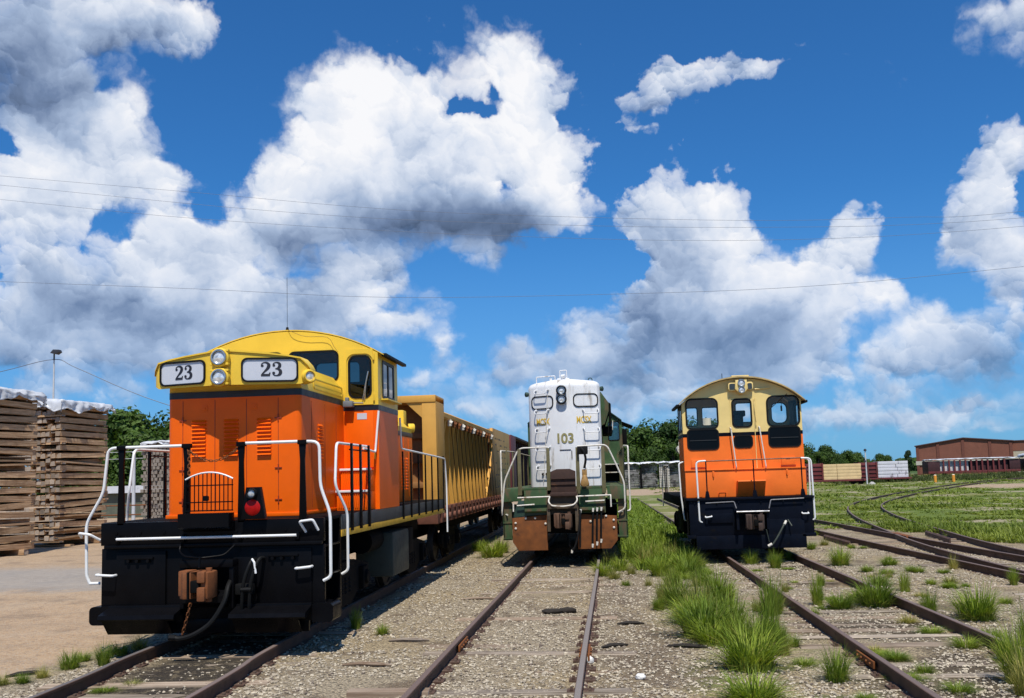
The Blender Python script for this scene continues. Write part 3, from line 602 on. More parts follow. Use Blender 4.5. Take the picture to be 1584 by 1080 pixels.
    cab.holed([(-hw+.052,z0),(hw-.052,z0),(hw-.052,3.345),(-hw+.052,3.345)],[],XZ(yr),.05,(0,-1,0))
    c0=cab.build('cab',K['orange'],T)
    b=MB(); q=hw+.003
    b.holed([(-q,yf-.003),(q,yf-.003),(q,yr+.003),(-q,yr+.003)],[[(-q+.06,yf+.06),(q-.06,yf+.06),(q-.06,yr-.06),(-q+.06,yr-.06)]],lambda u,v:(u,v,3.347),.085,(0,0,1)); b.build('cab_stripe',mat('dark_blue_stripe',(.008,.009,.016),.4,var=.1),T)
    ar=arch(-hw,hw,ez,pz)
    up=MB()
    wins=[(.47,4.10,.82,.49,.09),(-.47,4.10,.82,.49,.09),(1.25,3.90,.36,.68,.11),(-1.25,3.90,.36,.68,.11)]
    up.holed([(-hw,3.434),(hw,3.434)]+ar,[rr(*w) for w in wins],XZ(yf),.05,(0,1,0))
    up.holed([(-hw+.002,3.434),(hw-.002,3.434)]+arch(-hw+.002,hw-.002,ez,pz),[rr(*w) for w in wins],XZ(yr),.05,(0,-1,0))
    for sx in(-1,1): up.holed([(yf+.052,3.434),(yr-.052,3.434),(yr-.052,ez),(yf+.052,ez)],[rr((yf+yr)/2,3.88,.86,.62,.05)],YZ(sx*hw),.05,(-sx,0,0))
    up.build('cab_upper',K['yellow'],c0)
    for w in wins:
        window(c0,w[0],w[1],w[2],w[3],w[4],XZ(yf-.012),(0,1,0),K['glass'],.04); window(c0,w[0],w[1],w[2],w[3],w[4],XZ(yr+.012),(0,-1,0),K['glass'],.04)
    for sx in(-1,1):
        b=MB(); b.holed(rr((yf+yr)/2,3.88,.88,.64,.05),[rr(yf+.52,3.88,.34,.54,.03),rr(yr-.52,3.88,.34,.54,.03)],YZ(sx*(hw+.012)),.03,(-sx,0,0)); f=b.build('side_window',mat('dark_window_frame',(.03,.03,.028),.5),c0)
        for yy in(yf+.52,yr-.52):
            b=MB(); b.b.faces.new([b.b.verts.new((sx*hw,u,v)) for u,v in rr(yy,3.88,.345,.545,.03)]); b.build('pane',K['dkglass'],f,smooth=False)
        b=MB(); b.box(sx*hw,sx*(hw+.12),yf+.2,yr-.2,3.52,3.545,.01); b.build('arm_rest',K['yellow'],c0)
    # roof sheet with eaves
    ro=MB(); o1=arch(-hw-.10,hw+.10,ez-.045,pz+.012,18); o2=arch(-hw-.10,hw+.10,ez-.03,pz+.03,18)
    poly=o2+o1[::-1]; A=[ro.b.verts.new((p[0],yf-.006,p[1])) for p in poly];B=[ro.b.verts.new((p[0],yr+.16,p[1])) for p in poly]; n=len(o2)
    for i in range(len(poly)): ro.b.faces.new((A[i],A[(i+1)%len(poly)],B[(i+1)%len(poly)],B[i]))
    for i in range(n-1):
        for Q in(A,B): ro.b.faces.new((Q[i],Q[i+1],Q[2*n-2-i],Q[2*n-1-i]))
    rf=ro.build('roof',K['yellow'],c0)
    for sx in(-1,1):
        b=MB(); b.box(sx*(hw+.06),sx*(hw+.14),yf+.02,yr+.14,ez-.06,ez-.012,.008); b.build('gutter',K['gasket'],rf)
    b=MB(); b.cyl((-.02,3.1,pz+.04),(-.02,3.1,pz+.10),.03,.02,10); b.tube([(-.02,3.1,pz+.1),(-.02,3.1,pz+.95)],.0035,5); b.build('antenna',K['gasket'],rf)
    b=MB(); b.tube(catmull([(-.02,3.06,pz+.05),(.1,2.905,pz+.0),(.35,2.90,4.60),(.72,2.90,4.57),(.84,2.90,4.4),(.90,2.90,4.32)],4),.004,5); b.build('antenna_cable',mat('dull_brown_cable',(.2,.12,.02),.6),rf)
    # cab door (proud panel) on both sides of the hood
    for sx in(-1,1):
        b=MB(); b.holed([(sx*1.02,3.44),(sx*1.47,3.44),(sx*1.47,4.36),(sx*1.02,4.36)],[rr(sx*1.25,3.90,.44,.76,.13)],XZ(yf-.018),.016,(0,1,0)); d=b.build('door',K['yellow'],c0)
        b=MB(); b.box(sx*1.02,sx*1.47,yf-.018,yf-.002,2.42,3.34,.004); b.build('door_lower',K['orange'],d)
        b=MB(); b.tube([(sx*1.30,yf-.03,3.52),(sx*1.36,yf-.05,3.80),(sx*1.40,yf-.05,3.98)],.011,6); b.tube([(sx*1.33,yf-.03,3.52),(sx*1.36,yf-.05,3.80)],.011,6); b.build('wiper',K['chrome'],d)
        b=MB()
        for z in(3.55,4.22,2.6): b.cyl((sx*1.485,yf-.02,z-.05),(sx*1.485,yf-.02,z+.05),.014,n=8)
        b.build('hinge',K['yellow'],d)
    b=MB(); b.box(1.0,1.16,yf-.16,yf-.01,3.40,3.50,.02); b.box(1.02,1.08,yf-.1,yf-.03,3.50,3.56,.01); b.tube([(1.10,yf-.08,3.47),(1.32,yf-.08,3.46)],.012,6); b.build('wiper_motor',mat('grey_casting',(.16,.17,.18),.5),c0)
    b=MB(); b.box(1.20,1.36,yf-.022,yf-.016,3.20,3.30); b.build('notice_plate',K['board'],c0)
    # cab interior
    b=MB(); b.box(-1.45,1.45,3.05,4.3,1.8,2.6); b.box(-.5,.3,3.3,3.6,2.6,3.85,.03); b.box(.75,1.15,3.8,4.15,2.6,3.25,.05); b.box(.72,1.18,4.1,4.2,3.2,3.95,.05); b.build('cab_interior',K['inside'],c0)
    b=MB(); b.box(.1,.32,2.90,2.94,3.92,4.02,.02); b.build('rear_lamp_box',K['yellow'],c0)
    # battery box steps beside the hood
    for sx in(-1,1):
        b=MB(); b.box(sx*.99,sx*1.48,2.42,2.945,1.747,2.04,.01); b.box(sx*.99,sx*1.48,2.66,2.945,2.04,2.38,.01)
        for k in range(14):
            xx=sx*(1.03+.43*k/13)
            b.prism([(xx-.006,2.08),(xx+.006,2.08),(xx+.02,2.2),(xx+.006,2.34),(xx-.006,2.34),(xx+.008,2.2)],'xz',2.645,2.658)
            b.prism([(xx-.006,1.79),(xx+.006,1.79),(xx+.02,1.9),(xx+.006,2.0),(xx-.006,2.0),(xx+.008,1.9)],'xz',2.405,2.418)
        s_=b.build('battery_box',K['orange'],T)
        b=MB(); b.box(sx*.98,sx*1.49,2.39,2.43,2.03,2.065,.006); b.box(sx*.98,sx*1.49,2.63,2.67,2.37,2.405,.006); b.build('step_edge',K['white'],s_)
    # --- rear hood
    x2=.95
    b=MB(); b.box(-x2,x2,yr,8.55,1.747,3.14,.03)
    louvers_x(b,4.65,4.8,2.35,3.05,12,x2-.004,.03)
    for y0 in(6.3,6.75): louvers_x(b,y0,y0+.14,2.3,2.95,11,x2-.004,.03)
    for y0 in(7.4,7.8): louvers_x(b,y0,y0+.16,2.0,2.7,11,x2-.004,.03)
    for y0 in(5.1,5.6,6.1,6.6,7.1,7.6,8.1): b.box(x2-.002,x2+.006,y0-.005,y0+.005,1.85,3.1)
    rh=b.build('rear_hood',K['orange'],T)
    b=MB(); b.box(-x2-.004,x2+.004,yr,8.556,3.142,3.225,.004); b.build('rear_stripe',mat('sill_grey_paint',(.05,.055,.055),.5),rh)
    b=MB(); b.prism(top(x2,3.227,3.46,3.52),'xz',yr,8.5,.02); b.build('rear_hood_top',K['yellow'],rh)
    b=MB(); b.box(.55,.80,8.4,8.7,3.3,3.75,.04); b.lathe([(0,.10),(.12,.10),(.14,.085)],(.86,8.55,3.35),(.8,.3,0),16); b.lathe([(0,.08),(.22,.10),(.3,.16)],(.3,8.3,3.6),(0,1,0),16); b.build('rear_lamp',K['yellow'],rh)
    b=MB(); b.cyl((.2,5.6,3.5),(.2,5.6,3.78),.13,.13,20); b.box(-.3,.5,6.9,7.5,3.5,3.62,.03); b.build('exhaust_stack',K['under'],rh)
    # --- underframe
    b=MB(); b.box(-.9,.9,.2,9.2,1.1,1.70); b.box(-.55,.55,.1,9.3,.9,1.12); b.build('underframe',K['under'],T)
    for sx in(-1,1):
        b=MB(); b.box(sx*.75,sx*1.44,4.35,5.7,.52,1.30,.06); b.build('fuel_tank',K['tank'],T)
        b=MB(); b.cyl((sx*1.1,3.4,1.2),(sx*1.1,4.25,1.2),.2,n=18); b.build('air_reservoir',K['under'],T); b=MB(); b.box(sx*.8,sx*1.4,5.75,6.3,.8,1.3,.04); b.build('battery_case',K['under'],T)
    truck(T,0,2.2,2,1.9,.5,1.12); truck(T,0,7.2,2,1.9,.5,1.12)
    # --- railings
    posts=[-1.25,-.345,.405,1.235]
    for x_ in posts:
        b=MB(); b.prism([(x_-.05,1.70),(x_+.05,1.70),(x_+.03,2.5),(x_+.05,2.75),(x_-.05,2.75),(x_-.03,2.5)],'xz',.0,.04,.008); b.box(x_-.06,x_+.06,-.02,.06,2.70,2.76,.01); b.build('post',K['black'],T)
    b=MB(); b.tube(fillet([(-1.68,.03,.95),(-1.72,.02,1.05),(-1.735,.02,1.74),(-1.50,.02,2.14),(-1.44,.02,2.73),(-1.25,.02,2.735),(-.345,.02,2.735)],.10),.0205); b.tube([(-1.68,.03,.95),(-1.54,.03,.95)],.02); b.build('handrail',K['white'],T)
    b=MB(); b.tube(fillet([(.405,.02,2.74),(1.235,.02,2.74),(1.46,.02,2.73),(1.47,.02,2.15),(1.60,.02,1.79),(1.60,.02,.98),(1.50,.02,.93)],.10),.0205); b.build('handrail',K['white'],T)
    for sx in(-1,1):
        b=MB(); b.tube(fillet([(sx*1.46,2.55,2.74),(sx*1.47,.78,2.74),(sx*1.48,.66,2.15),(sx*1.60,.84,1.78),(sx*1.60,.84,.98),(sx*1.51,.84,.93)],.10),.019); b.build('handrail',K['white'],T)
        b=MB(); b.tube(fillet([(sx*1.50,2.15,2.70),(sx*1.50,2.90,2.66),(sx*1.56,2.92,3.33)],.05),.018); b.build('cab_grab_rail',K['white'],T)
        for y_ in(1.35,1.85,2.35):
            b=MB(); b.prism([(y_-.035,1.50),(y_+.035,1.50),(y_+.025,2.75),(y_-.025,2.75)],'yz',sx*1.515,sx*1.545); b.build('side_post',K['black'],T)
        b=MB(); b.tube([(sx*1.5,1.35,2.66),(sx*1.5,2.5,2.66)],.012,6); b.build('lower_rail',K['black'],T)
        b=MB(); b.tube(fillet([(sx*1.58,4.42,3.30),(sx*1.56,4.60,2.76),(sx*1.55,8.6,2.68),(sx*1.55,9.25,2.66),(sx*1.56,9.35,2.1),(sx*1.56,9.35,1.0)],.07),.018); b.build('rear_handrail',K['white'],T)
        for k in range(7):
            y_=4.85+.72*k
            b=MB(); b.prism([(y_-.03,1.50),(y_+.03,1.50),(y_+.022,2.72),(y_-.022,2.72)],'yz',sx*1.515,sx*1.54); b.build('side_post',K['black'],T)
    b=MB(); chain(b,sag((-.32,.0,2.68),(.38,.0,2.70),.17,10),.007,.045); chain(b,[(-.30,-.01,2.66),(-.30,-.01,2.30)],.007,.045); b.build('gate_chain',K['rust'],T)
    # drop gate
    g=MB(); 
    for k in range(12):
        xx=-.335+.63*k/11; zt=2.275+.085*(1-((xx+.02)/.32)**2); g.tube([(xx,-.02,1.86),(xx,-.02,zt)],.008,6)
    for z in(1.87,1.98,2.20): g.box(-.35,.31,-.032,-.02,z-.008,z+.008)
    g.prism(rr(-.06,2.03,.07,.07,.02),'xz',-.05,-.01); gate=g.build('gate',K['black'],T)
    g=MB(); g.tube([(-.345+.65*k/12,-.02,2.28+.09*(1-((k-6)/6)**2)) for k in range(13)],.012,6); g.build('gate_rim',K['white'],gate)
    b=MB(); b.prism([(-.03,1.84),(-.22,1.84),(-.22,1.66),(-.03,1.60)],'yz',-.36,.33,.01); b.build('gate_step',K['black'],T)
    b=MB(); b.prism([(.44,1.745),(.76,1.745),(.69,2.16),(.51,2.16)],'xz',-.10,.02,.012); mk=b.build('marker_stand',K['black'],T)
    headlight(mk,(.60,-.12,2.08),(0,-1,0),.065,K['gasket'],'marker_lamp')
    b=MB(); b.lathe([(-.03,.105),(.01,.105),(.025,.08),(.03,.0)],(.60,-.09,1.895),(0,-1,0),22); b.build('red_marker',K['red'],mk)
    return T
# ------------------------------------------------------------------ locomotive 103 (middle)
def make_loco103():
    T=thing('locomotive','dark green locomotive with a tall white hood end lettered 103, between two orange engines','locomotive',(-1.0,23.0,0))
    K=P; xc=.05   # hood centre
    W=.915; y0=.60
    plan=[(xc-W,17.0),(xc-W,y0+.40),(xc-W+.07,y0+.30),(xc-.25,y0+.0),(xc+.25,y0+.0),(xc+W-.07,y0+.12),(xc+W,y0+.22),(xc+W,17.0)]
    fr=[p for p in plan]; fr[0]=(xc-W,2.2); fr[-1]=(xc+W,2.2)
    # white nose with rounded roof edge
    def shell(b,pl,z0,z1,r=.16):
        cx=sum(p[0] for p in pl)/len(pl)
        rows=[]
        for k in range(7):
            a=R(15*k); ins=r*(1-math.cos(a)); z=z1-r+r*math.sin(a)
            row=[]
            for x,y in pl:
                f=(abs(x-xc)/W); sx=-1 if x>xc else 1
                xx=x+sx*ins*f; yy=y+(ins if y<2.1 else 0)
                row.append(b.b.verts.new((xx,yy,z+.06*(1-f*f)*math.sin(a))))
            rows.append(row)
        base=[b.b.verts.new((x,y,z0)) for x,y in pl]
        rows.insert(0,base)
        n=len(pl)
        for A,B in zip(rows,rows[1:]):
            for i in range(n-1): b.b.faces.new((A[i],A[i+1],B[i+1],B[i]))
        b.b.faces.new(rows[-1])
        b.b.faces.new([r_[0] for r_ in rows]+[r_[-1] for r_ in rows][::-1])
    b=MB(); shell(b,fr,1.93,4.58); nose=b.build('hood_end',K['hoodwhite'],T)
    b=MB(); b.prism([(xc-W,1.93),(xc+W,1.93),(xc+W,4.32),(xc+W-.12,4.48),(xc,4.54),(xc-W+.12,4.48),(xc-W,4.32)],'xz',2.2,9.0,.01)
    louvers_x(b,3.0,5.2,2.6,3.3,8,xc+W-.004,.03)
    b.build('long_hood',K['green'],T)
    # radiator shutter bulge and dark fan guard on the right shoulder
    b=MB(); b.prism([(xc+W,3.50),(xc+W+.10,3.55),(xc+W+.22,3.9),(xc+W+.22,4.12),(xc+W+.02,4.42),(xc+W-.1,4.42)],'xz',2.3,4.6,.02); b.build('air_filter_box',K['green'],T)
    b=MB(); b.prism([(xc+W+.225,3.45),(xc+W+.28,3.6),(xc+W+.28,4.1),(xc+W+.225,4.15)],'xz',2.5,4.5); b.box(xc+W+.02,xc+W+.3,2.6,4.4,3.3,3.5,.02); b.build('filter_screen',K['under'],T)
    # roof clutter
    b=MB()
    b.tube(fillet([(xc-.70,1.0,4.56),(xc-.70,1.0,4.74),(xc-.22,1.0,4.76),(xc-.22,1.0,4.58)],.02),.014); b.box(xc-.36,xc-.30,1.0,1.05,4.58,4.70)
    b.tube(fillet([(xc-.09,.95,4.62),(xc-.09,.95,4.88),(xc+.08,.95,4.89),(xc+.09,.95,4.62)],.02),.014); b.box(xc-.16,xc+.16,.85,1.1,4.60,4.68,.02); b.cyl((xc-.05,.86,4.72),(xc+.05,.84,4.73),.05,n=10)
    b.build('roof_bracket',K['hoodwhite'],nose)
    for sx,z in((-1,4.30),(1,4.38)):
        b=MB(); b.lathe([(-.02,.02),(.02,.06),(.08,.065),(.1,.03)],(xc+sx*(W-.0),1.0,z),(sx,-.3,0),14); b.build('class_light',K['dkgreen'],nose)
    b=MB(); b.tube([(xc+.68+.05*math.cos(R(30*i)),1.0,4.62+.05*math.sin(R(30*i))) for i in range(13)],.012,6); b.build('lifting_eye',K['dkgreen'],nose)
    # faces of the nose as mapped planes
    aL=Vector((xc-.25,y0,0)); dL=Vector((xc-W+.07-(xc-.25),.30,0)); LL=dL.length; dL.normalize()
    aR=Vector((xc+.25,y0,0)); dR=Vector((xc+W-.07-(xc+.25),.12,0)); LR=dR.length; dR.normalize()
    nL=Vector((-dL.y,dL.x,0)); nL=nL if nL.y<0 else -nL
    nR=Vector((-dR.y,dR.x,0)); nR=nR if nR.y<0 else -nR
    fL=lambda u,v,d=0.0: aL+dL*(LL/2-u)+nL*d+Vector((0,0,v))
    fR=lambda u,v,d=0.0: aR+dR*(LR/2+u)+nR*d+Vector((0,0,v))
    fC=lambda u,v,d=0.0: Vector((xc+u,y0-d,v))
    for f,n,cz in((fL,nL,4.06),(fR,nR,4.08)):
        m=MB(); m.holed(rr(0,cz,.64,.34,.12),[rr(0,cz,.585,.285,.095)],lambda u,v:f(u,v,.0),.02,n); fr_=m.build('number_board',K['gasket'],nose)
        m=MB(); m.b.faces.new([m.b.verts.new(f(u,v,.008)) for u,v in rr(0,cz,.59,.29,.095)]); m.build('board_panel',K['hoodwhite'],fr_,smooth=False)
    gold=mat('gold_lettering',(.72,.47,.05),.5,var=.15,scale=20); ol=mat('olive_lettering',(.27,.235,.09),.6,var=.15,scale=12)
    text('MCSX',.24,gold,nose,lambda u,v,d:fL(u+.0,3.56+v,.006+d),sx=.60,t=.002,bold=.005)
    text('MCSX',.24,gold,nose,lambda u,v,d:fR(u-.06,3.58+v,.006+d),sx=.60,t=.002,bold=.005)
    for ch,dx in(('1',-.165),('0',-.015),('3',.15)):
        text(ch,.34,ol,nose,lambda u,v,d,dx=dx:fC(u+dx,3.12+v,.008+d),sx=.98,t=.004,bold=.009)
    for z in(4.335,4.115):
        m=MB(); m.lathe([(-.02,.10),(.05,.13),(.10,.135),(.11,.11),(.05,.10)],(xc-.05,y0,z),(0,-1,0),22); m.build('lamp_housing',mat('dark_grey_casting',(.03,.032,.036),.4,metal=.5,var=.4,scale=18),nose)
        headlight(nose,(xc-.05,y0-.04,z),(0,-1,0),.088,K['chrome'])
    # ladders : rung with two legs standing off the sheet
    def rungs(f,us,zs,w):
        for z in zs:
            m=MB(); m.tube(fillet([f(us-w/2,z+.10,.0),f(us-w/2,z+.09,.10),f(us-w/2+.01,z+.0,.12),f(us+w/2-.01,z+.0,.12),f(us+w/2,z+.09,.10),f(us+w/2,z+.10,.0)],.04),.013,6)
            for s in(-1,1): m.cyl(f(us+s*w/2,z+.10,-.01),f(us+s*w/2,z+.10,.03),.03,n=8)
            m.build('ladder_rung',K['hoodwhite'],nose)
    rungs(fL,-.0,[4.28,3.77,3.30,2.83,2.36],.36); rungs(fR,.12,[3.74,3.27,2.81,2.35],.38)
    m=MB(); m.tube(fillet([fL(.17,4.25,.03),fL(.10,3.2,.05),fL(-.02,2.05,.04)],.1),.008,6); m.build('cable',K['offwhite'],nose)
    m=MB(); m.box(xc-.14,xc+.14,y0-.012,y0,2.83,2.85); m.box(xc+.15,xc+.17,y0-.02,y0,2.62,2.82); m.build('door_strap',mat('dark_grey_casting',(.03,.032,.036),.4),nose)
    for f,us in((fL,-.05),(fL,.06)):
        m=MB(); m.lathe([(0,.03),(.03,.035),(.05,.015)],f(us,2.25,0),(0,-1,0),10); m.build('hose_cap',K['gasket'],nose)
    # --- cab far down the hood
    yc=9.0; hw=1.60
    c=MB(); prof=[(xc-hw,1.95),(xc+hw,1.95),(xc+hw,3.98),(xc+hw-.55,4.40),(xc,4.55),(xc-hw+.55,4.40),(xc-hw,3.98)]
    wins=[(xc+1.32,3.66,.36,.62,.06),(xc-1.32,3.66,.36,.62,.06)]
    c.holed(prof,[rr(*w) for w in wins],XZ(yc),.06,(0,1,0)); c.holed(prof,[rr(*w) for w in wins],XZ(yc+2.6),.06,(0,-1,0))
    for sx in(-1,1): c.holed([(yc+.06,1.95),(yc+2.54,1.95),(yc+2.54,3.98),(yc+.06,3.98)],[rr(yc+1.3,3.45,1.5,.7,.05)],YZ(xc+sx*hw),.06,(-sx,0,0))
    cab=c.build('cab',K['green'],T)
    b=MB()
    for (xa,za),(xb,zb) in zip(prof[2:],prof[3:]+[]):
        b.quad((xa,yc-.08,za+.015),(xb,yc-.08,zb+.015),(xb,yc+2.7,zb+.015),(xa,yc+2.7,za+.015)); b.quad((xa,yc-.08,za+.05),(xb,yc-.08,zb+.05),(xb,yc+2.7,zb+.05),(xa,yc+2.7,za+.05)); b.quad((xa,yc-.08,za+.015),(xb,yc-.08,zb+.015),(xb,yc-.08,zb+.05),(xa,yc-.08,za+.05))
    b.build('roof',K['dkgreen'],cab)
    for w in wins:
        window(cab,*w,XZ(yc-.012),(0,1,0),glass_mat('green_glass',(.45,.72,.70),.1),.04); window(cab,*w,XZ(yc+2.61),(0,-1,0),K['glass'],.04)
    b=MB(); b.tube([(xc+1.30,yc-.03,4.02),(xc+1.28,yc-.05,3.7)],.015,6); b.build('wiper',K['offwhite'],cab)
    b=MB(); b.prism([(xc+hw,3.96),(xc+hw+.38,3.80),(xc+hw+.38,3.84),(xc+hw,4.0)],'xz',yc+.3,yc+2.2); b.box(xc+hw+.0,xc+hw+.16,yc+.0,yc+.06,3.2,3.72,.02); b.build('sun_visor',K['under'],cab)
    b=MB()
    for z in(2.55,2.28): b.box(xc+W+.02,xc+hw-.02,yc-.5,yc-.02,z-.03,z,.005)
    b.build('cab_step',K['offwhite'],cab)
    b=MB(); b.box(xc+W+.02,xc+hw-.02,yc-.3,yc-.02,1.95,2.52); b.build('cab_step_box',K['under'],cab)
    # --- deck, pilot
    b=MB(); b.box(-1.5,1.5,.10,17.0,1.86,1.92,.01); b.box(-1.50,-1.44,.5,17,1.55,1.86); b.box(1.44,1.50,.5,17,1.55,1.86); b.build('deck',K['green'],T)
    for x0,x1 in((-.98,-.40),(.36,1.0)):
        b=MB(); b.box(x0,x1,.02,.10,1.28,1.86,.01); b.prism([(.02,1.30),(-.14,1.36),(-.14,1.42),(.02,1.42)],'yz',x0+.02,x1-.03); b.build('end_plate',K['green'],T)
    b=MB(); b.prism([(-1.28,1.20),(-.98,1.24),(-.98,1.62),(-1.12,1.62)],'xz',.0,.08,.01); b.prism([(-.98,1.24),(-.42,1.27),(-.42,1.42),(-.98,1.42)],'xz',-.01,.06,.01); b.build('corner_plate',K['dkgreen'],T)
    for pl in([(-1.28,.62),(-1.14,.41),(-.43,.41),(-.43,1.26),(-1.28,1.20)],[(.30,.42),(1.10,.42),(1.26,.62),(1.26,1.20),(.30,1.26)]):
        b=MB(); b.prism(pl,'xz',-.02,.06,.012); p_=b.build('pilot_plate',K['rust'],T)
        b=MB()
        for x,z in((-1.2,1.08),(-1.2,.95),(-.95,1.19),(-.72,1.19),(-.47,1.05)) if pl[0][0]<0 else((.62,1.08),(1.18,1.1),(1.18,.92),(1.0,1.2),(.36,1.12)): b.lathe([(0,.028),(.02,.028),(.03,.01)],(x,-.02,z),(0,-1,0),8)
        b.build('bolt',K['offwhite'],p_)
    b=MB(); b.box(-.42,.34,.0,.10,1.26,1.86,.01); b.box(-.40,.32,-.20,.02,1.40,1.52,.02); b.box(-.42,-.34,-.16,.05,.86,1.42,.01); b.box(.26,.34,-.16,.05,.86,1.42,.01); b.build('coupler_pocket',mat('grimy_olive_casting',(.075,.052,.03),.75,var=.35,scale=6,tint=(.03,.02,.013)),T)
    coupler(T,-.02,.05,1.12,mat('brown_coupler_iron',(.11,.055,.03),.75,var=.3,scale=8,bump=.2))
    for sx in(-1,1):
        b=MB(); X0=sx*1.30;X1=sx*1.52
        b.box(X0,X1,.12,.16,.66,1.9,.01); b.box(X1-sx*.03,X1,.12,.9,.66,1.9)
        for z in(.72,1.1,1.5): b.box(sx*1.1,X1,.10,.9,z-.03,z)
        b.build('stair',K['green'],T)
        b=MB(); b.box(sx*1.05,sx*1.50,.02,.12,1.60,1.92,.01); b.build('stair_head',K['green'],T)
    b=MB()
    for sx,xa,xb in((-1,-1.13,-.34),(1,.30,1.12)):
        b.tube([(xa,-.10,1.69),(xb,-.10,1.70)],.018)
    b.tube(fillet([(-.34,-.10,1.70),(-.38,-.16,1.58),(-.30,-.22,1.48),(-.02,-.28,1.46),(.24,-.22,1.49),(.33,-.16,1.60),(.30,-.10,1.70)],.06),.018)
    b.build('uncoupling_lever',K['offwhite'],T)
    for pts in([(-1.15,-.08,1.50),(-.72,-.08,1.52)],[(.52,-.10,1.56),(.98,-.10,1.575)],[(1.13,-.02,1.70),(1.13,-.1,1.68),(1.13,-.1,1.42)],[(-1.24,-.05,1.55),(-1.24,-.08,1.36)]):
        b=MB(); b.tube(fillet(pts,.03) if len(pts)>2 else pts,.018); b.build('grab_iron',K['offwhite'],T)
    b=MB()
    for x,l in((.40,.95),(.70,.86),(.80,.80),(.90,.74)):
        b.tube(catmull([(x,-.02,1.42),(x+.0,-.12,1.38),(x-.02,-.16,1.1),(x-.05*l,-.15,1.42-l)],5),.022)
    b.tube(catmull([(.40,-.05,1.42),(.38,-.2,1.3),(.34,-.24,.9),(.24,-.26,.52),(.16,-.26,.42)],5),.026); b.build('air_hose',K['gasket'],T)
    b=MB()
    for x,z in((.40,1.38),(.70,1.40),(.80,1.41),(.90,1.42),(.16,.43),(.66,.55),(.77,.6),(.87,.66)): b.cyl((x,-.16,z),(x-.01,-.17,z-.09),.03,.022,8)
    b.build('hose_coupling',K['offwhite'],T)
    b=MB(); chain(b,sag((.02,-.3,.92),(.14,-.26,.44),.02,4),.008,.05); b.build('chain',K['under'],T)
    # rusty drop step between the middle posts
    b=MB(); b.prism([(-.31,1.80),(.30,1.80),(.30,2.30),(.16,2.36),(-.16,2.36),(-.31,2.30)],'xz',-.06,-.02,.01); b.box(-.31,.30,-.09,-.05,1.98,2.0); b.box(-.30,.29,-.10,-.05,2.12,2.15); b.box(-.33,.32,-.12,-.02,1.70,1.80,.02); b.build('drop_step',mat('rusty_dark_plate',(.045,.02,.013),.8,var=.35,scale=5,tint=(.12,.055,.03),tmask=(.55,.7),tscale=3),T)
    m=MB(); m.lathe([(0,.03),(.0,.10),(.05,.11),(.20,.07),(.26,.05),(.28,.0)],(.52,-.10,1.93),(0,0,1),18); m.lathe([(0,.1),(.03,.1),(.04,.06)],(.52,-.19,2.02),(0,-1,0),16); m.box(.46,.58,-.12,-.04,2.18,2.34,.02); m.build('brass_bell',mat('dull_gold_bell',(.30,.17,.05),.5,var=.3,scale=10),T)
    m=MB(); m.tube(catmull([(.40,-.04,2.86),(.50,-.12,2.80),(.56,-.12,2.6),(.52,-.12,2.36)],5),.03); m.box(.36,.62,-.10,.0,2.70,2.90,.03); m.build('jumper_cable',K['gasket'],T)
    # railings
    for x_ in(-1.07,-.36,.36,.98):
        b=MB(); b.prism([(x_-.05,1.75),(x_+.05,1.75),(x_+.04,2.88),(x_-.04,2.88)],'xz',.0,.03,.006); b.build('post',K['olive'],T)
    b=MB(); b.tube(fillet([(-1.53,.06,1.28),(-1.53,.02,1.36),(-1.45,.02,2.10),(-1.22,.02,2.60),(-1.07,.02,2.90),(-.36,.02,2.90)],.12),.02); b.build('handrail',K['offwhite'],T)
    b=MB(); b.tube(fillet([(.36,.02,2.90),(1.08,.02,2.92),(1.30,.02,2.42),(1.47,.02,2.0),(1.47,.02,1.36),(1.30,.05,1.28)],.12),.02); b.build('handrail',K['offwhite'],T)
    b=MB(); b.tube(fillet([(-1.40,.05,1.28),(-1.56,.35,1.30),(-1.56,.35,2.86),(-1.52,3.2,2.90),(-1.5,8.8,2.9)],.08),.02); b.build('side_handrail',K['offwhite'],T)
    b=MB(); b.tube(fillet([(1.32,.05,1.29),(1.60,.35,1.30),(1.60,.35,2.88),(1.52,1.2,2.92),(1.5,8.6,2.9)],.08),.02); b.build('side_handrail',K['offwhite'],T)
    for sx in(-1,1):
        for k in range(5):
            y_=1.2+1.7*k; b=MB(); b.box(sx*1.49,sx*1.52,y_-.03,y_+.03,1.75,2.9,.005); b.build('side_post',K['olive'],T)
    b=MB(); b.box(-.95,.95,.3,16.5,1.1,1.85); b.box(-.6,.6,.15,16.5,.8,1.1); b.build('underframe',K['under'],T)
    b=MB(); b.box(-1.35,1.35,6.2,10.5,.45,1.4,.08); b.build('fuel_tank',K['under'],T)
    truck(T,0,3.0,2,2.6,.52,1.2); truck(T,0,13.2,2,2.6,.52,1.2)
    return T
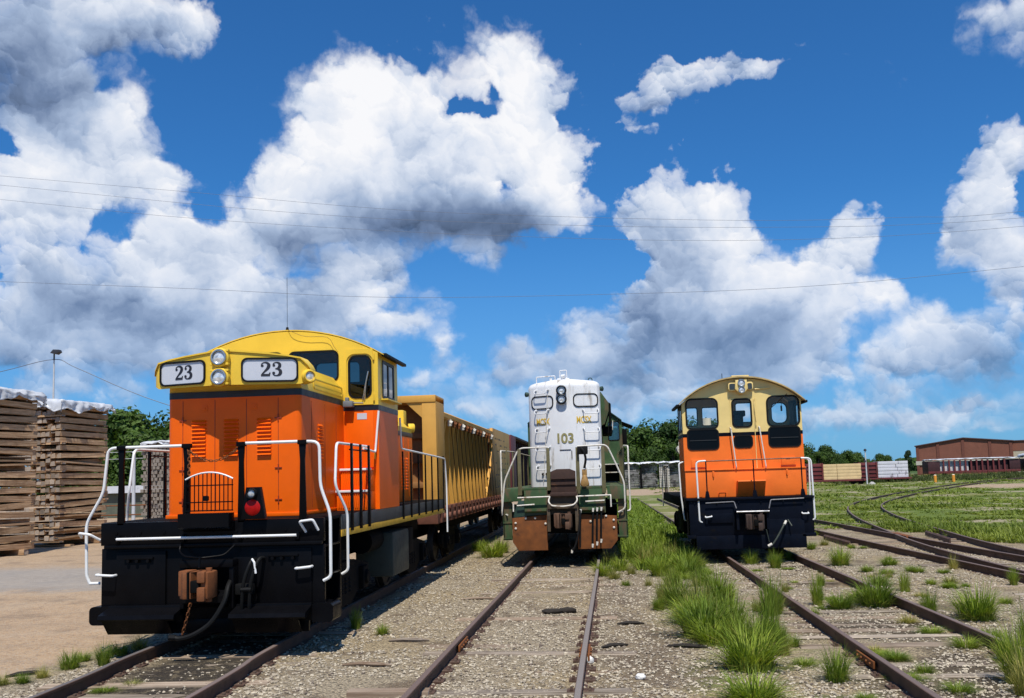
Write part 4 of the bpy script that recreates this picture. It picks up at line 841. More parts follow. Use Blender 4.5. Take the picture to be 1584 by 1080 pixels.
# ------------------------------------------------------------------ right-hand switcher
def make_switcher():
    T=thing('locomotive','faded orange switcher with an arched cream cab end and dark navy pilot, in the grass','locomotive',(3.43,23.0,0))
    K=P; yf=.6; yr=2.0; hw=1.45
    # cab end wall
    LW=[(-.965,3.625,.76,.73,.13),(.01,3.61,.45,.68,.10),(1.01,3.625,.76,.73,.15)]
    LB=[(-.965,2.985,.76,.50,.10),(.01,2.905,.44,.30,.09),(1.01,2.995,.76,.49,.10)]
    c=MB()
    c.holed([(-hw,2.22),(hw,2.22),(hw,3.05),(-hw,3.05)],[],XZ(yf),.05,(0,1,0)); c.box(-hw,hw,yf-.10,yf+.05,1.56,2.215,.012)
    for sx in(-1,1): c.holed([(yf+.052,1.56),(yr,1.56),(yr,3.05),(yf+.052,3.05)],[],YZ(sx*hw),.05,(-sx,0,0))
    c.box(-hw+.06,hw-.06,yr-.06,yr-.01,1.56,3.05); cab=c.build('cab',K['fade'],T)
    b=MB(); b.box(-hw-.01,hw+.01,yf-.125,yf-.0,2.215,2.245,.008); b.build('ledge',K['fade'],cab)
    b=MB(); b.holed([(-hw-.003,3.052),(hw+.003,3.052),(hw+.003,3.135),(-hw-.003,3.135)],[],XZ(yf-.004),.06,(0,1,0))
    for sx in(-1,1): b.holed([(yf+.058,3.052),(yr,3.052),(yr,3.135),(yf+.058,3.135)],[],YZ(sx*(hw+.003)),.05,(-sx,0,0))
    b.build('cab_stripe',K['navy'],cab)
    ez,pz=3.90,4.47; ar=arch(-hw,hw,ez,pz,18)
    u=MB(); u.holed([(-hw,3.137),(hw,3.137)]+ar,[rr(*w) for w in LW],XZ(yf),.05,(0,1,0))
    RWn=[(-1.085,3.63,.31,.50,.06),(-.615,3.63,.43,.50,.06),(.28,3.70,.48,.53,.08),(1.165,3.66,.42,.55,.16)]
    u.holed([(-hw+.002,3.137),(hw-.002,3.137)]+arch(-hw+.002,hw-.002,ez,pz,18),[rr(*w) for w in RWn],XZ(yr),.05,(0,-1,0))
    for sx in(-1,1): u.holed([(yf+.052,3.137),(yr-.052,3.137),(yr-.052,ez),(yf+.052,ez)],[rr((yf+yr)/2,3.52,1.0,.62,.05)],YZ(sx*hw),.05,(-sx,0,0))
    u.build('cab_upper',K['cream'],cab)
    clear=glass_mat('clear_glass',(.92,.94,.95),.0)
    for w in LW: window(cab,*w,XZ(yf-.014),(0,1,0),clear,.04,fw=.04)
    for w in RWn: window(cab,*w,XZ(yr+.012),(0,-1,0),clear,.04,fw=.06,name='rear_window')
    blk=mat('black_glass',(.004,.0045,.006),.10,var=.1,spec=.12)
    for w in LB:
        m=MB(); m.holed(rr(w[0],w[1],w[2]+.03,w[3]+.03,w[4]+.02),[rr(w[0],w[1],w[2]-.04,w[3]-.04,w[4]-.02)],XZ(yf-.016),.02,(0,1,0)); f=m.build('lower_window',K['gasket'],cab)
        m=MB(); m.b.faces.new([m.b.verts.new((p,yf-.006,q)) for p,q in rr(w[0],w[1],w[2]-.03,w[3]-.03,w[4]-.02)]); 
        m.build('pane',blk,f,smooth=False)
        if w[2]>.6:
            m=MB(); m.box(w[0]-w[2]/2+.05,w[0]+w[2]/2-.05,yf-.02,yf-.008,w[1]-.03,w[1]-.015); m.build('sash_bar',mat('dark_window_frame',(.03,.03,.028),.5),f)
    for sx in(-1,1):
        m=MB(); m.holed(rr((yf+yr)/2,3.52,1.04,.66,.05),[rr(yf+.47,3.52,.40,.54,.04),rr(yr-.47,3.52,.40,.54,.04)],YZ(sx*(hw+.014)),.03,(-sx,0,0)); f=m.build('side_window',mat('dark_window_frame',(.03,.03,.028),.5),cab)
        for yy in(yf+.47,yr-.47):
            m=MB(); m.b.faces.new([m.b.verts.new((sx*hw,a,q)) for a,q in rr(yy,3.52,.41,.55,.04)]); m.build('pane',K['glass'],f,smooth=False)
    # roof with overhang
    ro=MB(); o1=arch(-hw-.08,hw+.08,ez-.05,pz+.012,20); o2=arch(-hw-.08,hw+.08,ez-.02,pz+.045,20); poly=o2+o1[::-1]; n=len(o2)
    A=[ro.b.verts.new((p[0],yf-.17,p[1])) for p in poly];B=[ro.b.verts.new((p[0],yr+.2,p[1])) for p in poly]
    for i in range(len(poly)): ro.b.faces.new((A[i],A[(i+1)%len(poly)],B[(i+1)%len(poly)],B[i]))
    for i in range(n-1):
        for Q in(A,B): ro.b.faces.new((Q[i],Q[i+1],Q[2*n-2-i],Q[2*n-1-i]))
    rf=ro.build('roof',mat('cream_roof_paint',(.50,.37,.16),.6,var=.25,tint=(.14,.10,.06)),cab)
    b=MB(); b.box(-hw-.14,-hw-.06,yf-.12,yr+.15,ez-.09,ez-.03,.01); b.box(hw+.06,hw+.14,yf-.12,yr+.15,ez-.09,ez-.03,.01); b.build('gutter',K['gasket'],rf)
    b=MB(); b.box(-.20,.22,yf-.05,yf+.4,pz+.03,pz+.075,.01); b.box(-.14,.16,yf+.0,yf+.3,pz-.01,pz+.04); b.build('roof_vent',K['cream'],rf)
    b=MB(); b.tube([(-.40,yf+.2,pz-.0),(-.40,yf+.2,pz+.16)],.008,5); b.build('antenna',K['gasket'],rf)
    # headlight casting with class lamps
    b=MB(); b.prism([(-.13,4.42),(.15,4.42),(.17,4.20),(.06,4.07),(-.04,4.07),(-.15,4.20)],'xz',yf-.18,yf,.03); b.prism(rr(-.20,4.26,.20,.20,.05),'xz',yf-.12,yf,.015); b.prism(rr(.22,4.27,.16,.20,.05),'xz',yf-.12,yf,.015); hl=b.build('headlight_casting',K['cream'],cab)
    for z,r in((4.345,.088),(4.175,.08)): headlight(hl,(.01,yf-.17,z),(0,-1,0),r,K['chrome'])
    for x_,w_ in((-.20,.15),(.22,.11)):
        b=MB(); b.prism(rr(x_,4.26,w_,.15,.035),'xz',yf-.132,yf-.118); b.build('class_lamp',mat('dark_lamp_glass',(.05,.055,.05),.15),hl)
    b=MB(); b.tube([(.35,yf-.03,4.19),(.72,yf-.03,4.21)],.02); b.build('rain_gutter',K['cream'],cab)
    b=MB(); b.box(-.26,.27,yf-.02,yf,4.00,4.04,.008); b.box(-.27,-.255,yf-.018,yf,3.1,4.02); b.box(.30,.315,yf-.018,yf,1.9,3.95); b.build('door_frame',K['cream'],cab)
    b=MB()
    for z in(3.9,3.35): b.cyl((.335,yf-.03,z-.06),(.335,yf-.03,z+.06),.016,n=8)
    b.tube(catmull([(.34,yf-.02,3.95),(.32,yf-.05,3.75),(.34,yf-.05,3.4)],4),.012,6); b.build('door_hardware',K['cream'],cab)
    for x0,x1,z1 in((-.29,-.21,3.24),(.40,.50,3.24)):
        b=MB(); b.tube(fillet([(x0-.0,yf,z1+.02),(x0,yf-.12,z1),(x1,yf-.16,2.27),(x1,yf-.10,2.22)],.04),.015); b.build('grab_rail',K['offwhite'],cab)
    b=MB(); b.tube([(1.12,yf-.03,4.04),(.66,yf-.04,3.66)],.010,6); b.tube([(1.0,yf-.03,3.97),(.95,yf-.04,3.9)],.012,6); b.build('wiper',K['gasket'],cab)
    # slots, boxed drawbar cover, latches
    for x_ in(-1.12,1.06):
        b=MB(); b.box(x_-.16,x_+.16,yf-.025,yf,2.30,2.50,.006); p_=b.build('access_cover',K['fade'],cab)
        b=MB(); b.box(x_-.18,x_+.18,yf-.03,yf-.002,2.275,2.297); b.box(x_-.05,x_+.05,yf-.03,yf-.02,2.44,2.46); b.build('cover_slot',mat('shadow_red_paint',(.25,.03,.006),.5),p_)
    b=MB(); b.prism([(yf-.10,1.93),(yf-.36,1.96),(yf-.37,1.93),(yf-.10,1.57)],'yz',-.22,.44); b.build('drawbar_cover',K['fade'],cab)
    b=MB()
    for x_ in(-.77,1.0): b.box(x_-.02,x_+.02,yf-.13,yf-.09,2.08,2.2,.005); b.cyl((x_,yf-.13,2.1),(x_,yf-.13,2.05),.012,n=8)
    b.tube(fillet([(-.66,yf-.10,1.60),(-.66,yf-.16,1.66),(-.50,yf-.16,1.66),(-.50,yf-.10,1.60)],.02),.012); b.build('latch',K['fade'],cab)
    # cab inside
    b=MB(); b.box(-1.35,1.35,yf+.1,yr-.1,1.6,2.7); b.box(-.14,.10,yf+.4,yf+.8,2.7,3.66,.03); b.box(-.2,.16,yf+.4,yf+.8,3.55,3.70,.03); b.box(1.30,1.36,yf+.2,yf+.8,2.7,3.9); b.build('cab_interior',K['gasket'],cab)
    b=MB(); b.box(1.07,1.11,yf+.6,yf+.65,3.66,3.80,.01); b.tube([(1.09,yf+.6,3.80),(1.09,yf+.6,4.2)],.006,5); b.build('hanging_mirror',K['gasket'],cab)
    # hood beyond the cab
    b=MB(); b.prism([(-.85,1.56),(.85,1.56),(.85,3.02),(.7,3.22),(0,3.28),(-.7,3.22),(-.85,3.02)],'xz',yr+.02,8.6,.03); b.cyl((-.45,4.4,3.2),(-.45,4.4,3.72),.13,n=18); b.build('hood',mat('faded_cream_hood',(.62,.56,.42),.5,var=.15),T)
    b=MB(); b.cyl((-1.2,4.2,2.85),(-1.2,4.8,2.85),.13,n=14); b.lathe([(0,.06),(.1,.10),(.2,.13),(.22,.05)],(-1.25,3.3,2.75),(0,-1,0),14); b.lathe([(0,.06),(.1,.10),(.2,.13),(.22,.05)],(-1.25,3.3,2.98),(0,-1,0),14); b.build('air_horn',K['offwhite'],T)
    # deck + pilot
    b=MB(); b.box(-1.44,1.46,.02,.10,.62,1.555,.012); b.box(-1.30,1.27,-.02,.05,.34,.66,.012); b.box(1.18,1.50,-.02,.25,.60,.68,.01); b.box(-1.5,-1.3,.0,.25,.60,.68,.01); b.box(-1.5,1.5,-.03,.08,1.50,1.56,.01)
    b.box(-1.0,-.42,-.02,.03,.96,1.18,.01); b.box(.40,1.24,-.015,.03,.40,1.02,.01)
    for k in range(6): b.cyl((-1.3+k*.52,-.01,1.44),(-1.3+k*.52,.03,1.44),.018,n=8)
    b.build('pilot_sheet',K['navy'],T)
    b=MB(); b.box(-1.47,1.47,.1,8.9,1.48,1.555,.01); b.box(-1.5,-1.44,.1,8.9,1.30,1.56,.01); b.box(1.44,1.5,.1,8.9,1.30,1.56,.01); b.build('deck',K['under'],T)
    b=MB(); b.box(-.9,.9,.2,8.7,1.0,1.48); b.box(-.5,.5,.1,8.7,.7,1.0); b.build('underframe',K['under'],T)
    b=MB(); b.box(-.36,.40,-.26,.04,1.20,1.25,.01); b.box(-.36,-.30,-.2,.04,.80,1.2); b.box(.34,.40,-.2,.04,.80,1.2); b.build('coupler_pocket',K['navy'],T)
    b=MB(); b.tube([(-.36,-.26,1.225),(.40,-.26,1.225)],.022); b.build('pocket_lip',K['chrome'],T)
    coupler(T,.06,.1,.98,mat('dark_brown_iron',(.05,.028,.02),.75,var=.3,scale=8))
    for pts in([(-1.05,-.06,1.44),(-.38,-.06,1.46),(-.34,-.12,1.30)],[(.42,-.12,1.28),(.48,-.06,1.48),(1.25,-.06,1.50)]):
        b=MB(); b.tube(fillet(pts,.03),.014); b.build('uncoupling_lever',mat('worn_grey_rod',(.14,.14,.15),.45,var=.3,scale=10),T)
    b=MB(); b.tube(catmull([(.80,-.05,.98),(.72,-.2,.88),(.56,-.24,.62),(.44,-.25,.46),(.36,-.25,.42)],5),.022); b.tube([(.86,-.02,1.0),(.92,-.14,.86)],.016); b.tube([(.30,-.3,.80),(.36,-.26,.5)],.012); b.build('brake_hose',K['tank'],T)
    b=MB(); b.cyl((.42,-.25,.46),(.33,-.25,.41),.032,n=8); b.cyl((.80,-.08,.97),(.74,-.18,.9),.03,n=8); b.build('hose_coupling',K['offwhite'],T)
    for pts in([(-1.06,0,1.12),(-1.06,-.08,1.10),(-.92,-.08,1.12),(-.92,0,1.13)],[(1.20,0,1.16),(1.20,-.08,1.14),(1.34,-.08,1.14),(1.34,0,1.16)]):
        b=MB(); b.tube(fillet(pts,.02),.018); b.build('grab_iron',K['white'],T)
    for x_ in(-.99,.13,1.25):
        b=MB(); b.tube([(x_,.02,1.6),(x_,.02,2.45)],.016,6); b.prism([(x_-.06,1.54),(x_+.06,1.54),(x_+.03,1.72),(x_-.03,1.72)],'xz',-.03,.05,.008); b.build('post',K['navy'],T)
    b=MB(); b.tube([(-.99,.02,2.44),(1.25,.02,2.455)],.016,6); b.build('top_rail',mat('worn_dark_rail',(.14,.05,.02),.6,var=.4,scale=9),T)
    for sx in(-1,1):
        x0=-.99 if sx<0 else 1.25
        b=MB(); b.tube(fillet([(x0,.02,2.45),(sx*1.22 if sx<0 else 1.48,.02,2.44),(sx*1.20 if sx<0 else 1.50,.02,1.0),(sx*1.10 if sx<0 else 1.42,.05,.98)],.10),.022); b.build('handrail',K['white'],T)
        b=MB(); b.tube(fillet([(sx*1.45,.75,2.45),(sx*1.58,.70,2.42),(sx*1.56,.70,1.6),(sx*1.50,.70,1.02),(sx*1.42,.72,1.0)],.08),.02); b.build('handrail',K['white'],T)
        b=MB(); 
        for z in(.7,1.05,1.38): b.box(sx*1.12,sx*1.48,.12,.7,z-.03,z)
        b.box(sx*1.46,sx*1.49,.12,.16,.62,1.5); b.build('stair',K['under'],T)
        for k in range(3):
            y_=6.6+.75*k; b=MB(); b.tube([(sx*1.47,y_,1.55),(sx*1.47,y_,2.42)],.018,6); b.build('side_post',K['navy'],T)
        b=MB(); b.tube(fillet([(sx*1.47,6.6,1.6),(sx*1.47,6.6,2.42),(sx*1.47,8.6,2.42),(sx*1.52,8.75,1.9),(sx*1.52,8.75,1.1)],.08),.018); b.build('side_handrail',K['offwhite'],T)
    truck(T,0,1.95,2,1.8,.48,1.15); truck(T,0,7.0,2,1.8,.48,1.15)
    b=MB(); b.box(-1.3,1.3,3.6,5.4,.5,1.2,.06); b.build('fuel_tank',K['under'],T)
    return T
# ------------------------------------------------------------------ ground
from mathutils import noise as MN
def sstep(a,b,x):
    t=min(1,max(0,(x-a)/(b-a))); return t*t*(3-2*t)
def gz(x,y):
    rise=.42*sstep(60,165,y)*sstep(6,22,x)
    near=1-sstep(40,90,math.hypot(x,y))
    tr=min(abs(x+5.1),abs(x+1.05),abs(x-3.68),abs(x-8.3))
    w=sstep(1.3,2.0,tr)
    n=MN.noise((x*.45,y*.45,0))*.035*w+MN.noise((x*1.7,y*1.7,3))*.014*(.35+.65*w)+MN.noise((x*5,y*5,7))*.007
    return rise+near*n-.012
def lin(a,b,s): 
    n=int(round((b-a)/s)); return [a+(b-a)*i/n for i in range(n)]
def make_ground():
    xs=lin(-4000,-400,600)+lin(-400,-60,40)+lin(-60,-20,4)+lin(-20,-8,.5)+lin(-8,10,.14)+lin(10,30,.6)+lin(30,90,4)+lin(90,400,40)+lin(400,4000,600)+[4000]
    ys=lin(-400,-20,60)+lin(-20,4,2)+lin(4,26,.14)+lin(26,50,.5)+lin(50,200,4)+lin(200,600,40)+lin(600,5000,400)+[5000]
    V=[(x,y,gz(x,y)) for y in ys for x in xs]; nx=len(xs)
    F=[(j*nx+i,j*nx+i+1,(j+1)*nx+i+1,(j+1)*nx+i) for j in range(len(ys)-1) for i in range(nx-1)]
    m=bpy.data.materials.new('gravel_and_soil'); m.use_nodes=True; t=NT(m.node_tree); b=t.n['Principled BSDF']
    pos=t.new('ShaderNodeNewGeometry').outputs['Position']
    x,y,z=t.sep(pos); flat=t.comb(x,y,0.0); t.dim='2D'
    nA=t.noise(flat,.55,4,.6); nB=t.noise(flat,1.6,5,.6); nC=t.noise(flat,.12,4,.6); nD=t.noise(flat,5.0,5,.65)
    # crushed stone
    def vcol(s):
        n=t.new('ShaderNodeTexVoronoi',voronoi_dimensions='2D'); t.l.new(flat,n.inputs['Vector']); n.inputs['Scale'].default_value=s; return n
    v1=vcol(29.0); v2=vcol(63.0)
    r1=t.sep(v1.outputs['Color'])[0]; r2=t.sep(v2.outputs['Color'])[1]
    st=t.mix(r1,(.385,.325,.24),(.70,.61,.455)); st=t.mix(t.ss(r2,.55,.95,0,.6),st,(.45,.385,.30)); st=t.mix(t.ss(v1.outputs['Distance'],.46,.78,0,.75),st,(.12,.10,.075))
    st=t.mix(t.ss(r1,.93,.97,0,.8),st,(.09,.08,.07))
    grey=t.ss(t.noise(flat,.35,3,.5),.35,.65)
    st=t.mix(1.0,st,t.mix(grey,(1.0,.91,.74),(1.0,.95,.86)),'MULTIPLY')
    # brown fines
    soil=t.mix(nD,(.095,.064,.040),(.30,.215,.14))
    soil=t.mix(t.ss(r2,.72,.9,0,.75),soil,(.36,.31,.24))
    c=t.mix(t.ss(t.m('ADD',nB,t.m('MULTIPLY',nA,.5)),.78,.94,0,.8),st,soil)
    # darker oily strip between the left rails, brown strip beside the middle track's right rail
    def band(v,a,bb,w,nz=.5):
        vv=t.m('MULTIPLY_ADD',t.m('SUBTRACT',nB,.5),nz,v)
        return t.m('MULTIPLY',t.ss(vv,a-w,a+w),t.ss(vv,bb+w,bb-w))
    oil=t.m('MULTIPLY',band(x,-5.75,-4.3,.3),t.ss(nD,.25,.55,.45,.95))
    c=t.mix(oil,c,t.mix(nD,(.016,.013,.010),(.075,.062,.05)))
    br=t.m('MULTIPLY',band(x,-.25,.75,.25,1.0),t.ss(t.m('ADD',nA,t.m('MULTIPLY',nD,.4)),.55,.80)); c=t.mix(t.m('MULTIPLY',br,.8),c,soil)
    br2=t.m('MULTIPLY',band(x,2.6,5.2,.5,1.2),t.ss(t.m('ADD',nA,t.m('MULTIPLY',t.ss(y,16,9),.22)),.48,.66)); c=t.mix(t.m('MULTIPLY',br2,.9),c,t.mix(nD,(.045,.032,.022),(.17,.13,.085)))
    # packed tan yard on the left with a grey stony lane
    tan=t.mix(nD,(.31,.205,.12),(.49,.35,.22)); tan=t.mix(t.ss(r2,.7,.92,0,.6),tan,(.40,.36,.30)); tan=t.mix(t.ss(r1,.8,.95,0,.5),tan,(.14,.10,.075)); tan=t.mix(t.ss(t.noise(flat,.9,5,.6),.50,.75,0,.65),tan,(.19,.14,.10))
    lane=t.m('MULTIPLY_ADD',y,1.0,t.m('MULTIPLY',nB,2.5)); lane=t.m('MULTIPLY',t.ss(lane,20.5,22.0),t.ss(lane,28.5,26.0))
    tan=t.mix(t.m('MULTIPLY',lane,.75),tan,t.mix(nD,(.22,.205,.19),(.36,.34,.31)))
    rut=t.noise(t.v('MULTIPLY',flat,(.22,.9,0)),1.0,4,.6); tan=t.mix(t.ss(rut,.52,.70,0,.25),tan,(.20,.155,.115)); tan=t.mix(t.ss(rut,.45,.30,0,.2),tan,(.47,.38,.28))
    yard=t.ss(t.m('MULTIPLY_ADD',t.m('SUBTRACT',nB,.5),1.3,x),-6.75,-7.25); c=t.mix(yard,c,tan)
    # turf
    gr=t.mix(t.noise(flat,2.2,5,.65),(.06,.10,.016),(.16,.20,.036)); gr=t.mix(t.ss(nC,.42,.62,0,.6),gr,(.21,.19,.065))
    gr=t.mix(t.ss(t.m('MULTIPLY_ADD',t.m('SUBTRACT',nB,.5),.35,t.noise(flat,.22,5,.6)),.52,.60,0,.9),gr,(.33,.28,.185))
    e1=t.m('ADD',y,t.m('MULTIPLY_ADD',x,1.55,t.m('MULTIPLY',t.m('SUBTRACT',nA,.5),16.0)))   # right field
    g1=t.m('MULTIPLY',t.ss(e1,46.5,50.0),t.ss(x,5.2,7.0)); g1=t.m('MAXIMUM',g1,t.m('MULTIPLY',t.ss(t.m('MULTIPLY_ADD',nA,6.0,y),45.5,48.5),t.ss(x,-2.8,-2.0)))
    g2=t.m('MULTIPLY',t.m('MULTIPLY',t.ss(t.m('MULTIPLY_ADD',nA,5.0,y),22.0,28.0),t.ss(t.m('MULTIPLY_ADD',nB,.8,x),.5,.9)),t.ss(t.m('MULTIPLY_ADD',nB,.8,x),3.6,2.6))
    g3=t.m('MULTIPLY',t.m('MULTIPLY',t.ss(nB,.50,.62),band(x,.9,2.6,.3,.8)),.5)
    g=t.m('MAXIMUM',t.m('MAXIMUM',g1,g2),g3)
    c=t.mix(g,c,gr)
    # sandy patches in the field and the sandy road across the back
    q=t.v('MULTIPLY',t.v('SUBTRACT',flat,(46.0,92.0,0)),(1/15.0,1/9.0,0)); sd=t.ss(t.m('MULTIPLY_ADD',t.m('SUBTRACT',nA,.5),1.2,t.v('LENGTH',q)),1.05,.75)
    road=t.m('MULTIPLY',t.m('MULTIPLY',t.ss(t.m('MULTIPLY_ADD',nA,5.0,y),100,103),t.ss(y,139,134)),t.ss(x,20,12))
    sand=t.mix(nD,(.30,.21,.14),(.44,.33,.225)); c=t.mix(t.m('MAXIMUM',sd,road),c,sand)
    far=t.ss(y,170,260); c=t.mix(far,c,(.06,.10,.025))
    b.inputs['Roughness'].default_value=.92; b.inputs['Specular IOR Level'].default_value=.2
    t.put(b.inputs['Base Color'],c)
    hgt=t.m('MULTIPLY_ADD',t.ss(v1.outputs['Distance'],.7,.1),1.0,t.m('MULTIPLY',t.ss(v2.outputs['Distance'],.7,.1),.4))
    hgt=t.m('MULTIPLY',hgt,t.m('SUBTRACT',1.0,t.m('MULTIPLY',t.m('MAXIMUM',yard,g),.8)))
    bn=t.new('ShaderNodeBump'); bn.inputs['Strength'].default_value=.9; bn.inputs['Distance'].default_value=.035; t.put(bn.inputs['Height'],hgt)
    t.l.new(bn.outputs[0],b.inputs['Normal'])
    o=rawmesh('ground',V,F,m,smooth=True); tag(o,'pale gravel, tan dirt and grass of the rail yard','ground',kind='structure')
def make_stones():
    rnd=random.Random(3); m=mat('crushed_stone',(.42,.38,.31),.9,var=.1); mm=m
    # per-stone colour
    t=NT(m.node_tree); b=t.n['Principled BSDF']; r=t.new('ShaderNodeNewGeometry').outputs['Random Per Island']
    cr=t.mix(r,(.25,.205,.15),(.54,.465,.345)); cr=t.mix(t.ss(t.m('FRACT',t.m('MULTIPLY',r,9.7)),.85,.95),cr,(.12,.09,.07)); t.put(b.inputs['Base Color'],cr)
    V=[];F=[]
    base=[(1,0,0),(-1,0,0),(0,1,0),(0,-1,0),(0,0,1),(.6,.6,.55),(-.6,.55,.6),(.55,-.6,.6),(-.6,-.6,.5)]
    tris=[(0,5,7),(0,2,5),(5,2,6),(5,6,4),(4,6,8),(4,8,7),(4,7,5),(7,8,3),(7,3,0),(8,6,1),(6,2,1),(8,1,3)]
    n=0
    while n<46000:
        y=7.6+rnd.random()**2.0*20; x=rnd.uniform(-6.6,9)
        if abs(x/(y+.01)+.095)>.62: continue
        if MN.noise((x*.55,y*.55,9))<-.28 or (-5.75<x<-4.35 and rnd.random()<.85): continue
        s=rnd.uniform(.010,.024)*(1.4 if rnd.random()<.05 else 1); z=gz(x,y)+s*.15; a=rnd.uniform(0,6.3); ca,sa=math.cos(a),math.sin(a)
        sx,sy,sz=s*rnd.uniform(.8,1.5),s*rnd.uniform(.7,1.1),s*rnd.uniform(.5,.95); k=len(V)
        for p in base:
            px,py,pz=p[0]*sx*rnd.uniform(.8,1.2),p[1]*sy*rnd.uniform(.8,1.2),p[2]*sz*rnd.uniform(.8,1.2)
            V.append((x+px*ca-py*sa,y+px*sa+py*ca,z+pz))
        F+=[tuple(k+i for i in f) for f in tris]; n+=1
    tag(rawmesh('ballast_stones',V,F,m),'loose pale crushed stones scattered over the track bed','stones',kind='stuff')
# ------------------------------------------------------------------ tracks
RAILP=[(-.075,-.03),(.075,-.03),(.075,-.015),(.012,.005),(.012,.105),(.036,.118),(.036,.143),(.028,.15),(-.028,.15),(-.036,.143),(-.036,.118),(-.012,.105),(-.012,.005),(-.075,-.015)]
def sweep(b,path,prof):
    pts=[Vector(p) for p in path]; rings=[]
    for i,p in enumerate(pts):
        t=pts[min(i+1,len(pts)-1)]-pts[max(i-1,0)]; t.z=0; t.normalize(); n=Vector((t.y,-t.x,0))
        rings.append([b.b.verts.new(p+n*u+Vector((0,0,v))) for u,v in prof])
    k=len(prof)
    for A,B in zip(rings,rings[1:]):
        for i in range(k): b.b.faces.new((A[i],A[(i+1)%k],B[(i+1)%k],B[i]))
    b.b.faces.new(rings[0]); b.b.faces.new(rings[-1][::-1])
def offset(path,d):
    pts=[Vector(p) for p in path]; out=[]
    for i,p in enumerate(pts):
        t=pts[min(i+1,len(pts)-1)]-pts[max(i-1,0)]; t.normalize(); out.append(p+Vector((t.y,-t.x,0))*d)
    return out
def rail_mat(name,top):
    m=mat(name,(.085,.042,.026),.7,var=.35,scale=4,bump=.15,bscale=30,tint=(.05,.028,.02),tscale=6)
    t=NT(m.node_tree); b=t.n['Principled BSDF']; g=t.new('ShaderNodeNewGeometry'); co=t.new('ShaderNodeTexCoord').outputs['Object']
    z=t.sep(co)[2]; nz=t.sep(g.outputs['True Normal'])[2]
    k=t.m('MULTIPLY',t.ss(z,.146,.149),t.ss(nz,.6,.9))
    old=b.inputs['Base Color'].links[0].from_socket; t.put(b.inputs['Base Color'],t.mix(k,old,top)); t.put(b.inputs['Metallic'],t.m('MULTIPLY',k,.25))
    return m
def sleepers(T,path,y0,y1,step,rnd,half=1.32,plates=0):
    pts=catmull(path,12); k=0; y=y0; wm=wood_mat('weathered_sleeper_wood',(.44,.37,.29),(.15,.12,.09),.3,0)
    protos=[]
    while y<y1:
        for a,b_ in zip(pts,pts[1:]):
            if a.y<=y<b_.y: u=(y-a.y)/(b_.y-a.y); p=a.lerp(b_,u); d=(b_-a).normalized(); break
        rz=math.atan2(-d.x,d.y)+rnd.uniform(-.03,.03)
        if k<4:
            mb=MB(); L=half*rnd.uniform(.95,1.05); mb.box(-L,L,-.11,.11,-.12,.0,.012)
            for v in mb.b.verts: v.co+=Vector((rnd.uniform(-.02,.02),rnd.uniform(-.012,.012),rnd.uniform(-.012,.004)))
            o=mb.build('sleeper',wm,T); protos.append(o)
        else:
            o=protos[k%4].copy(); COL.objects.link(o); o.parent=T
        o.location=(p.x+rnd.uniform(-.10,.10),p.y,rnd.choice([rnd.uniform(-.03,-.008),rnd.uniform(-.010,.014)])); o.rotation_euler=(0,rnd.uniform(-.008,.008),rz)
        if k<plates:
            for s in(-.82,.82):
                mb=MB(); mb.box(-.14,.14,-.09,.09,-.012,.012,.004)
                for q in(-1,1):
                    for r_ in(-.05,.05): mb.box(q*.095-.014,q*.095+.014,r_-.014,r_+.014,.01,.035,.004)
                mb.build('tie_plate',mat('dull_brown_plate',(.07,.035,.022),.85,var=.4,scale=9,tint=(.13,.10,.075),tmask=(.5,.7),tscale=8),T,loc=(p.x+s,p.y,.0))
        y+=step*rnd.uniform(.9,1.1); k+=1
def straight_track(label,path,s0,s1,shine,rnd,plates):
    T=thing('railway_track',label,'railway track',(0,0,0))
    pts=catmull([Vector((*p,0)) for p in path],10)
    for s,top in zip((-.82,.82),shine):
        b=MB(); sweep(b,offset(pts,s),RAILP); b.build('rail',rail_mat('rusty_rail_%s'%str(top[0])[2:5],top),T)
    sleepers(T,[Vector((*p,0)) for p in path],s0,s1,.56,rnd,plates=plates)
    return T
